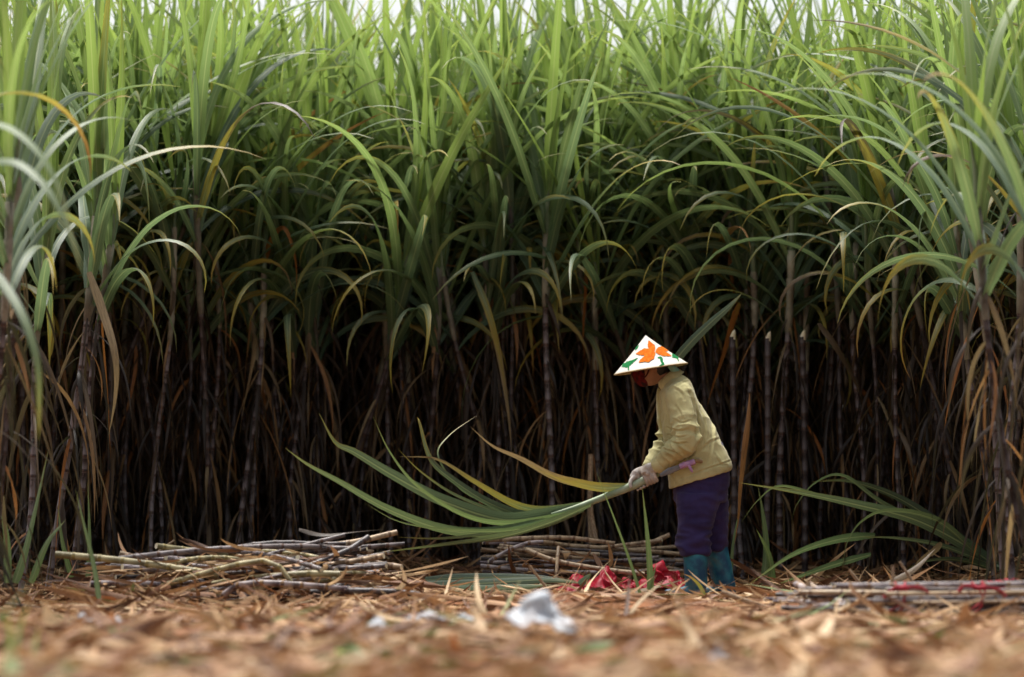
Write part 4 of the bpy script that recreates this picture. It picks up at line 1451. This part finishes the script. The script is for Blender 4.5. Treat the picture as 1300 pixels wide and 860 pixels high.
    co = co + no * disp[:, None]
    me.vertices.foreach_set('co', co.astype(np.float32).ravel())
    me.materials.append(M['trousers'])
    link('trousers', me, person)

    # rubber boots
    for (top, mid, ank, y) in ((W(881, 694), W(881, 720), W(882, 745), -.112), (W(907, 692), W(914, 720), W(921, 745), .112)):
        o3 = np.array([0, y, 0])
        mb = MB()
        tube(mb, catmull([top + o3, mid + o3, ank + o3, ank + o3 + np.array([-.01, 0, -.05])], 14), np.interp(np.linspace(0, 1, 14), [0, .4, .8, 1], [.076, .071, .061, .060]), 22)
        limb(mb, [ank + o3 + np.array([.012, 0, -.045]), ank + o3 + np.array([-.07, 0, -.05]), ank + o3 + np.array([-.165, -.0, -.058])], [.052, .046, .038], 14)
        me = solid(mb, 0.007, 5, 'boot')
        co = np.zeros(len(me.vertices) * 3)
        me.vertices.foreach_get('co', co)
        co = co.reshape(-1, 3)
        co[:, 2] = np.maximum(co[:, 2], 0.004)
        co += np.array([[mnoise.noise(Vector(p * 11)) * .006, mnoise.noise(Vector(p * 11 + np.array([5, 0, 0]))) * .006, 0] for p in co])
        me.vertices.foreach_set('co', co.astype(np.float32).ravel())
        me.materials.append(M['boot'])
        b = link('boot', me, person)
        mb = MB()
        tube(mb, np.array([top + o3 + (0, 0, -.012), top + o3 + (0, 0, -.006), top + o3 + (0, 0, .004), top + o3 + (0, 0, .006)]), [.076, .081, .081, .071], 22, cap=False)
        link('boot_rim', mb.mesh('boot_rim', M['boot']), b)

    # gloves: palm, four curled fingers, thumb, closed round the stem
    sa, sb = at(838, 600, 19.93), at(800, 618, 19.93)
    g = norm(sb - sa)                                     # along the stem, away from the body
    org = np.array([PX, PY0, PZ])
    for (px, py, wr, sgn) in ((825, 606.5, WR_N, -1), (812, 612.5, WR_F, 1)):
        c = at(px, py, 19.93) - org
        upv = norm(np.array([0, 0, 1.0]) - g * g[2])
        sidev = np.cross(g, upv)                          # sideways
        if sidev[1] * sgn < 0:
            sidev = -sidev
        mb = MB()
        rs = 0.026
        # back of hand sits on top and to its own side of the stem
        def ringpt(ang, rad_, off):
            return c + g * off + upv * (math.cos(ang) * rad_) + sidev * (math.sin(ang) * rad_)
        palm_pts = [wr, (wr + ringpt(0.25, .050, -.002)) / 2 + upv * .004, ringpt(0.3, .044, 0.0), ringpt(0.95, .042, .004)]
        pth = catmull(palm_pts, 16)
        tube(mb, pth, np.interp(np.linspace(0, 1, 16), [0, .3, .7, 1], [.030, .034, .042, .036]), 14, ry=np.interp(np.linspace(0, 1, 16), [0, .3, .7, 1], [.026, .026, .026, .018]))
        for e, rr_ in ((pth[0], .028), (pth[-1], .018)):
            ball(mb, e, (rr_,) * 3)
        for k, (fl_, rf) in enumerate(((3.3, .0095), (3.65, .0102), (3.5, .0100), (3.05, .0088))):
            off = (k - 1.5) * 0.0205
            an = np.linspace(0.55, 0.55 + fl_ * 0.85, 7)
            pf = np.array([ringpt(t, rs + .011, off) for t in an])
            limb(mb, pf, [rf * 1.12, rf * 1.05, rf, rf * .95, rf * .86], 14, 9)
        thumb = [ringpt(-.15, .042, .018), ringpt(-.55, .038, .042), ringpt(-1.1, .036, .056), ringpt(-1.6, .035, .060)]
        limb(mb, thumb, [.014, .0125, .0115, .0095], 12, 9)
        # knitted cuff up the wrist
        me = solid(mb, 0.0032, 2, 'glove')
        me.materials.append(M['glove'])
        link('glove', me, person)

    # conical hat with painted flower
    zs = 8.6 * 213.0

    def hz(x, y):
        return W(770 + x / 8.6, 420 + y / 8.6)
    apex = hz(428, 72)
    rl, rrp = hz(85, 500), hz(885, 375)
    mid = (rl + rrp) / 2
    hax = norm(apex - mid)
    H = np.linalg.norm(apex - mid)
    Rr = np.linalg.norm(rrp - rl) / 2
    hu = norm(rrp - rl)
    hu = norm(hu - hax * (hu @ hax))
    hv = np.cross(hax, hu)
    if hv[1] > 0:
        hv = -hv                                          # towards the camera
    mb = MB()
    a = np.linspace(0, 2 * PI, 72, endpoint=False)
    rows = []
    for t in np.linspace(0.004, 1, 26):
        r_ = Rr * t
        h_ = H * (1 - t) - 0.004 * math.sin(t * PI) + (0.0008 if int(t * 26) % 2 else 0)
        rows.append(mid + hax * h_ + (hu[None] * np.cos(a)[:, None] + hv[None] * np.sin(a)[:, None]) * r_)
    rows.append(mid + hax * (-0.004) + (hu[None] * np.cos(a)[:, None] + hv[None] * np.sin(a)[:, None]) * Rr * 1.004)
    v = np.stack(rows)
    mb.add(v, grid_faces(len(rows), 72, True))
    k = np.arange(72)
    mb.add(np.vstack([v[0], apex[None]]), None, np.stack([k, (k + 1) % 72, np.full(72, 72)], -1))
    hat = link('conical_hat', mb.mesh('conical_hat', M['hat']), person)
    hat['label'] = 'white pointed hat painted with an orange flower and green leaves'
    mb = MB()
    rows = []
    for t in np.linspace(1, 0.02, 16):
        rows.append(mid + hax * (H * (1 - t) - 0.008) + (hu[None] * np.cos(a)[:, None] + hv[None] * np.sin(a)[:, None]) * (Rr * t - 0.004))
    mb.add(np.stack(rows), grid_faces(16, 72, True))
    link('hat_lining', mb.mesh('hat_lining', M['straw']), hat)
    mb = MB()
    ring = mid + hax * (-.003) + (hu[None] * np.cos(np.append(a, 0))[:, None] + hv[None] * np.sin(np.append(a, 0))[:, None]) * (Rr * 1.0)
    tube(mb, ring, .0035, 6, cap=False)
    link('hat_rim', mb.mesh('hat_rim', M['straw']), hat)
    # paint patches lie on the cone
    def on_cone(xy, lift):
        q = hz(*xy) - mid
        uu, hh = q @ hu, q @ hax
        t = np.clip(1 - hh / H, 0.02, 1)
        r_ = Rr * t
        uu = np.clip(uu, -r_ * .995, r_ * .995)
        s_ = math.sqrt(max(r_ * r_ - uu * uu, 0))
        nrm = norm(norm(hu * uu + hv * s_) * H + hax * Rr)
        return mid + hax * (H * (1 - t) - 0.004 * math.sin(t * PI)) + hu * uu + hv * s_ + nrm * lift

    def patch(name, spine, widths, mat, lift=0.0022):
        sp_ = catmull([(x, y, 0) for x, y in spine], 16)[:, :2]
        wd = np.interp(np.linspace(0, 1, 16), np.linspace(0, 1, len(widths)), widths)
        t = np.gradient(sp_, axis=0)
        t /= np.linalg.norm(t, axis=1)[:, None]
        nn = np.stack([-t[:, 1], t[:, 0]], -1)
        jag = np.random.default_rng(len(name) + int(spine[0][0])).uniform(.82, 1.14, (16, 2))
        v = []
        for i in range(16):
            for k_, f in enumerate(np.linspace(-1, 1, 7)):
                w_ = wd[i] * (jag[i, 0] if f < 0 else jag[i, 1])
                v.append(on_cone(sp_[i] + nn[i] * f * w_, lift))
        mb_ = MB()
        mb_.add(np.array(v), grid_faces(16, 7))
        link(name, mb_.mesh(name, mat), hat)
    petals = [([(515, 255), (485, 200), (458, 130)], [4, 34, 42, 28, 3]),
              ([(525, 255), (590, 225), (668, 238)], [3, 24, 32, 24, 3]),
              ([(525, 262), (610, 275), (697, 303)], [3, 24, 31, 22, 3]),
              ([(515, 262), (420, 260), (318, 278)], [4, 34, 44, 30, 3]),
              ([(520, 265), (470, 320), (395, 350), (343, 380)], [5, 36, 46, 22, 3])]
    for i, (s_, w_) in enumerate(petals):
        patch('painted_petal', s_, w_, M['orange_paint'], 0.0022 + 0.0004 * i)
    patch('painted_leaf', [(165, 420), (240, 385), (332, 328)], [3, 34, 30, 14, 5], M['green_paint'])
    patch('painted_stem', [(238, 395), (234, 430), (232, 465)], [8, 8, 7], M['green_paint'], 0.0028)
    patch('painted_stem', [(545, 325), (580, 328), (588, 370), (600, 405), (560, 425)], [7, 16, 14, 14, 5], M['green_paint'])
    patch('painted_leaf', [(716, 268), (755, 305), (778, 368)], [8, 46, 36, 8, 3], M['green_paint'])
    patch('painted_leaf', [(352, 180), (330, 210), (312, 232)], [3, 10, 3], M['green_paint'])
    # chin strap
    mb = MB()
    for sg in (-1, 1):
        tube(mb, catmull([mid + hax * .04 + np.array([.0, sg * .085, 0]), HEADC + HR @ np.array([-.01, sg * .080, -.05]), HEADC + HR @ np.array([-.03, sg * .03, -.125])], 10), .004, 6)
    link('chin_strap', mb.mesh('chin_strap', M['mask']), hat)
    return person


person = make_person()

# knife tucked at the jacket's hem, its handle wrapped in cloth
kb = at(838, 603, 19.79)
kroot = empty('cane_knife', tuple(kb))
tag(kroot, 'cane knife with a lilac cloth wrapped handle tucked at the jacket hem', 'knife')


def kp(px, py, Y):
    return at(px, py, Y) - kb


mb = MB()
tube(mb, np.array([kp(838, 604, 19.80), kp(850, 598, 19.795), kp(866, 592, 19.79)]), [.010, .020, .013], 10, ry=.003)
link('blade', mb.mesh('blade', M['steel']), kroot)
mb = MB()
tube(mb, catmull([kp(863, 593, 19.79), kp(870, 590, 19.785), kp(878, 587.5, 19.785), kp(882, 586, 19.785)], 12), np.array([.014, .018, .016, .02, .017, .02, .017, .019, .016, .018, .017, .013]), 12)
tube(mb, catmull([kp(874, 591, 19.77), kp(877, 596, 19.765), kp(879, 600, 19.77)], 8), [.010, .009, .010, .008, .009, .008, .006, .004], 8)
link('handle_wrap', mb.mesh('handle_wrap', M['lilac']), kroot)
mb = MB()
tube(mb, catmull([kp(881, 586.5, 19.785), kp(886, 585, 19.785), kp(892, 587, 19.785)], 8), [.011, .012, .013, .014, .014, .013, .012, .008], 10)
link('handle', mb.mesh('handle', M['wood']), kroot)

# ------------------------------------------------------------------ camera
cam = bpy.data.cameras.new('camera')
cam.lens = FPX / 1300.0 * 36.0
cam.sensor_width = 36.0
cam.sensor_fit = 'HORIZONTAL'
cam.clip_start = 0.1
cam.clip_end = 2000
cam.dof.use_dof = True
cam.dof.focus_distance = 20.3
cam.dof.aperture_fstop = 0.95
cam.dof.aperture_blades = 9
co_ = bpy.data.objects.new('camera', cam)
COL.objects.link(co_)
co_.location = (0, 0, CAMZ)
co_.rotation_euler = (rad(90) + math.atan((HOR - 430.0) / FPX), 0, 0)
scene.camera = co_

# ------------------------------------------------------------------ light
SUN_EL, SUN_AZ = 70.0, 112.0                # azimuth of the sun seen from above: from +X towards +Y (behind the field, to the left)
sd = np.array([math.cos(rad(SUN_EL)) * math.cos(rad(SUN_AZ)), math.cos(rad(SUN_EL)) * math.sin(rad(SUN_AZ)), math.sin(rad(SUN_EL))])
sun = bpy.data.lights.new('sun', 'SUN')
sun.energy = 1.5
sun.angle = rad(28)
sun.color = (1.0, 0.97, 0.92)
so = bpy.data.objects.new('sun', sun)
COL.objects.link(so)
so.rotation_euler = Vector(tuple(sd)).to_track_quat('Z', 'Y').to_euler()

w = bpy.data.worlds.new('World')
scene.world = w
w.use_nodes = True
nt = w.node_tree
nt.nodes.clear()
sky = nt.nodes.new('ShaderNodeTexSky')
sky.sky_type = 'NISHITA'
sky.sun_disc = False
sky.sun_elevation = rad(SUN_EL)
sky.sun_rotation = rad(90 - SUN_AZ)
sky.air_density = 1.2
sky.dust_density = 6.0
sky.ozone_density = 1.0
hsv = nt.nodes.new('ShaderNodeHueSaturation')
hsv.inputs['Saturation'].default_value = 0.45
bg = nt.nodes.new('ShaderNodeBackground')
bg.inputs['Strength'].default_value = 0.06
ow = nt.nodes.new('ShaderNodeOutputWorld')
# overcast sky, brightest on the sun's side
tc = nt.nodes.new('ShaderNodeTexCoord')
sx = nt.nodes.new('ShaderNodeSeparateXYZ')
nt.links.new(tc.outputs['Generated'], sx.inputs[0])
mr = nt.nodes.new('ShaderNodeMapRange')
mr.interpolation_type = 'SMOOTHSTEP'
mr.inputs[1].default_value, mr.inputs[2].default_value = -0.9, 0.75
mr.inputs[3].default_value, mr.inputs[4].default_value = 0.044, 0.061
nt.links.new(sx.outputs[1], mr.inputs[0])
nt.links.new(mr.outputs[0], bg.inputs['Strength'])
nt.links.new(sky.outputs[0], hsv.inputs['Color'])
nt.links.new(hsv.outputs[0], bg.inputs['Color'])
nt.links.new(bg.outputs[0], ow.inputs['Surface'])

scene.view_settings.view_transform = 'Standard'
scene.view_settings.look = 'None'
scene.view_settings.gamma = 1.0
scene.view_settings.use_curve_mapping = False
scene.view_settings.exposure = 2.15
scene.render.engine = 'CYCLES'
scene.cycles.use_denoising = True
scene.cycles.max_bounces = 5
scene.cycles.diffuse_bounces = 2
scene.cycles.transmission_bounces = 4
scene.cycles.glossy_bounces = 2
print('canes', count, 'mass', nmass)
